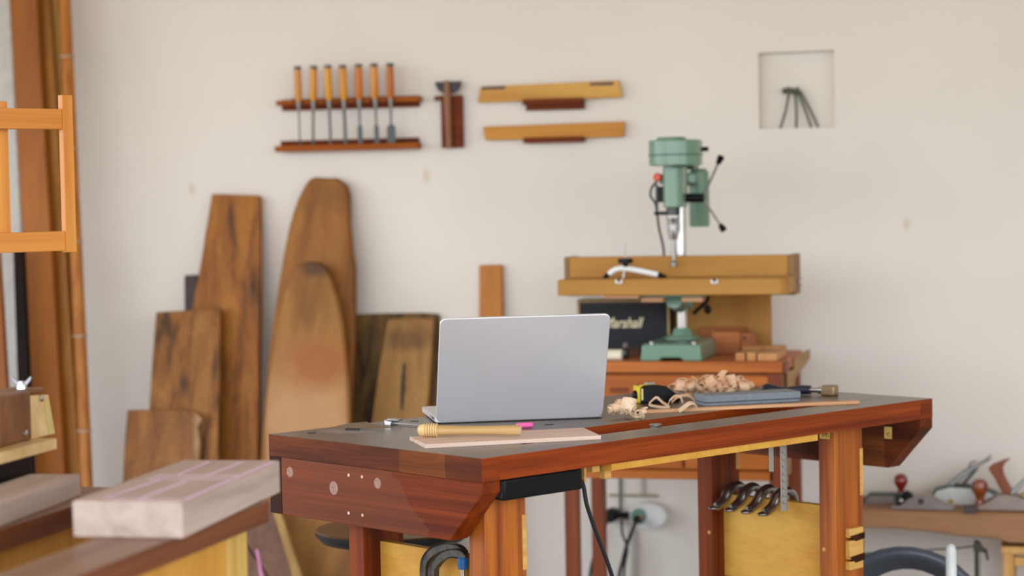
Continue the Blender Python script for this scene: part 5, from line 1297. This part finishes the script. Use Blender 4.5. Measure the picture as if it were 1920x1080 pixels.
# K1: big pale block with pink chalk lines
P1, P2, P3 = onz(343, 1011, FZ), onz(526, 924, FZ), onz(159, 1001, FZ)
d = (P2 - P1); ang = math.atan2(d.y, d.x)
kb = thing('chalk_lined_block', 'big pale hardwood block with pink chalk lines overhanging the front bench', 'wood block', (P1.x, P1.y, FZ), ang, 'pale hardwood blocks')
Lk = d.length; Wk = (P3 - P1).length; Hk = 0.0535
def loc(p, o): return local(o, p)
bw_ = MB(); bw_.box(0, Lk, 0, Wk, 0.0002, Hk)
M_blockx = wood('pale_hardwood_block_x', (202, 180, 166), (176, 152, 138), 'x', 26, 1.5, 0.6, 0.14, sat=1.0)
bw_.build('block', M_blockx, kb, bevel=0.003)
m = MB(); pink = plain('pink_chalk_mark', (236, 196, 226), 0.8, scale=400, var=0.2)
def cline(p, q, wdt=0.0035):
    wdt *= 1.25
    a, b = local(kb, onz(p[0], p[1], FZ + Hk)), local(kb, onz(q[0], q[1], FZ + Hk))
    dd = (b - a).normalized(); s_ = Vector((-dd.y, dd.x, 0)) * wdt / 2
    vs = [a + s_, a - s_, b - s_, b + s_]
    for v in vs: v.z = Hk + 0.0001; v.x = min(max(v.x, 0.001), Lk - 0.001); v.y = min(max(v.y, 0.001), Wk - 0.001)
    m.prism(vs, Vector((0, 0, 0.0004)))
for p, q, wd in (((345, 937), (512, 866), 0.005), ((262, 935), (350, 902), 0.0045), ((195, 935), (300, 900), 0.004), ((385, 893), (452, 867), 0.0045), ((335, 890), (392, 866), 0.004), ((290, 892), (470, 892), 0.002), ((278, 898), (440, 898), 0.002), ((195, 935), (340, 937), 0.002)):
    cline(p, q, wd)
m.build('chalk_lines', pink, kb)
# K2: second block with pencil grid
k2 = thing('pencil_marked_block', 'pale wooden block with a faint pencil grid on its side, cut by the left edge', 'wood block', (-1.59, 3.185, FZ), 0, 'pale hardwood blocks')
p_ = onz(152, 930, FZ); q_ = onz(0, 988, FZ)
ang2 = math.atan2((p_ - q_).y, (p_ - q_).x)
k2.location = (p_.x, p_.y, FZ); k2.rotation_euler = (0, 0, ang2)
MB().box(-0.62, 0, 0, 0.088, 0.0002, 0.036).build('block', M_blockx, k2, bevel=0.0015)
m = MB()
for k in range(14): m.box(-0.03 - k * 0.028, -0.0295 - k * 0.028, -0.0003, -0.00005, 0.002, 0.0355)
for z in (0.012, 0.024): m.box(-0.5, -0.002, -0.0003, -0.00005, z, z + 0.0005)
m.build('pencil_grid', plain('pencil_grey', (176, 150, 144), 0.7), k2)
# jig: plywood base on a black box, walnut block with wing nut
JZ = 0.884
jr_ = onz(107, 842, JZ); jl_ = onz(0, 871, JZ)
ja = math.atan2((jr_ - jl_).y, (jr_ - jl_).x)
bk = thing('black_case', 'black case standing on the front bench under the plywood jig', 'case', (jr_.x, jr_.y, FZ), ja)
MB().box(-0.45, -0.075, 0.01, 0.20, 0.0002, JZ - FZ - 0.0003).build('body', M_black, bk, bevel=0.003)
MB().lathe([(0.006, 0), (0.006, 0.026)], T(-0.060, 0.012, 0.0002), 14).build('pin', M_steel, bk)
MB().box(-0.20, -0.11, 0.0012, 0.0097, 0.006, 0.02).build('latch', M_steel, bk, bevel=0.001)
jg = thing('clamping_jig', 'plywood jig with walnut block and wing nut on the black case', 'jig', (jr_.x, jr_.y, JZ), ja)
BT = 0.0185
MB().box(-0.42, 0, 0, 0.19, 0, BT).build('base_plate', M_pine, jg, bevel=0.001)
def jpt(px, py, yl):      # pixel onto a vertical plane of the jig's long side
    M_ = Matrix.Translation(jg.location) @ Matrix.Rotation(ja, 4, 'Z')
    p0 = M_ @ Vector((0, yl, 0)); n_ = (M_.to_3x3() @ Vector((0, 1, 0)))
    return M_.inverted() @ onplane(px, py, p0, n_)
g0, g1, g2, g3 = jpt(55, 742, 0.035), jpt(91, 740, 0.035), jpt(104, 822, 0.035), jpt(54, 826, 0.035)
for g in (g2, g3): g.z = BT + 0.0003
MB().prism([g3, g2, g1, g0], Vector((0, 0.04, 0))).build('gusset', M_pine, jg, bevel=0.001)
MB().prism([Vector((g2.x - 0.008, 0.0345, BT + 0.001)), Vector((g2.x - 0.026, 0.0345, BT + 0.001)), Vector((g1.x - 0.020, 0.0345, g1.z - 0.006)), Vector((g1.x - 0.006, 0.0345, g1.z - 0.006))], Vector((0, -0.0025, 0))).build('edge_strip', plain('yellowish_ply_edge', (206, 184, 118), 0.6), jg)
w0 = jpt(43, 735, 0.0335); wv = jpt(54, 735, 0.0335)
zt_ = w0.z
MB().box(w0.x - 0.16, g0.x - 0.0005, 0.0335 - 0.002, 0.10, BT + 0.0003, zt_).build('walnut_block', M_walnut, jg, bevel=0.004, seg=3)
MB().box(g0.x - 0.0002, g1.x - 0.004, 0.0405, 0.10, g0.z + 0.001, zt_).build('walnut_bar', M_walnut, jg, bevel=0.002)
q = jpt(54 - 3, 812, 0.0305)
MB().lathe([(0.0055, 0), (0.0055, 0.002), (0.003, 0.003)], T(q.x - 0.004, 0.0315, q.z) @ RX(PI / 2), 18).build('bolt_cap', M_chrome, jg)
q = jpt(78, 747, 0.033)
MB().lathe([(0.006, 0), (0.006, 0.002), (0.003, 0.003)], T(q.x, 0.034, q.z) @ RX(PI / 2), 18).build('bolt_cap', M_chrome, jg)
q = jpt(41, 722, 0.062)
wn = MB().lathe([(0.0085, 0), (0.0075, 0.006), (0.0055, 0.013)], T(q.x, 0.062, zt_ + 0.0003), 18).build('wing_nut', M_chrome, jg)
M_al = plain('cast_wing_metal', (168, 168, 174), 0.4, 0.8)
cam_dir = math.radians(15) - ja
for sgn in (-1, 1):
    pts = []
    RR = T(q.x, 0.062, zt_) @ RZ(cam_dir)
    prof = [(0.004, 0.004), (0.009, 0.006), (0.015, 0.013), (0.0175, 0.020), (0.014, 0.0215), (0.0095, 0.016), (0.004, 0.011)]
    MB().prism([Vector((sgn * x, -0.0018, z)) for x, z in prof], Vector((0, 0.0036, 0)), RR).build('wing', M_al, wn, bevel=0.0012)

# ================================================================== beech frame rack (upper left)
fp = onplane(111, 330, CAM + FV * 4.1, FV)
fr_ = thing('beech_frame', 'orange beech rail frame reaching in at the upper left', 'frame', (fp.x, fp.y, 0), ANG)
def frp(px, py, t=0.0):
    M_ = Matrix.Translation(fr_.location) @ Matrix.Rotation(ANG, 4, 'Z')
    n_ = M_.to_3x3() @ Vector((0, 1, 0))
    return M_.inverted() @ onplane(px, py, M_ @ Vector((0, t, 0)), n_)
a, b = frp(121, 330), frp(140, 330)
zt_, zb_ = frp(130, 178).z, frp(130, 473).z
pw_ = b.x - a.x
MB().box(a.x, b.x, 0, 0.016, zb_, zt_).build('post', M_beechz, fr_, bevel=0.0008)
xL = a.x - 0.75
for y0, y1 in ((204, 242), (434, 471)):
    z1, z0 = frp(100, y0, 0.003).z, frp(100, y1, 0.003).z
    MB().box(xL, a.x - 0.0002, 0.003, 0.030, z0, z1).build('rail', M_beech, fr_, bevel=0.0008)
c0 = frp(0, 300, 0.0305); c1 = frp(17, 300, 0.0305)
MB().box(c1.x - 0.026, c1.x, 0.0303, 0.05, frp(8, 436, 0.03).z - 0.02, frp(8, 190, 0.03).z).build('post', M_beechz, fr_, bevel=0.0008)
MB().box(xL - 0.04, xL - 0.0002, 0, 0.034, 0.0, 1.6).build('stand_post', M_beechz, fr_, bevel=0.001)
MB().box(xL - 0.06, xL + 0.02, -0.3, -0.0003, 0.0, 0.05).build('foot', M_beech, fr_, bevel=0.001)
MB().box(xL - 0.06, xL + 0.02, 0.0343, 0.3, 0.0, 0.05).build('foot', M_beech, fr_, bevel=0.001)
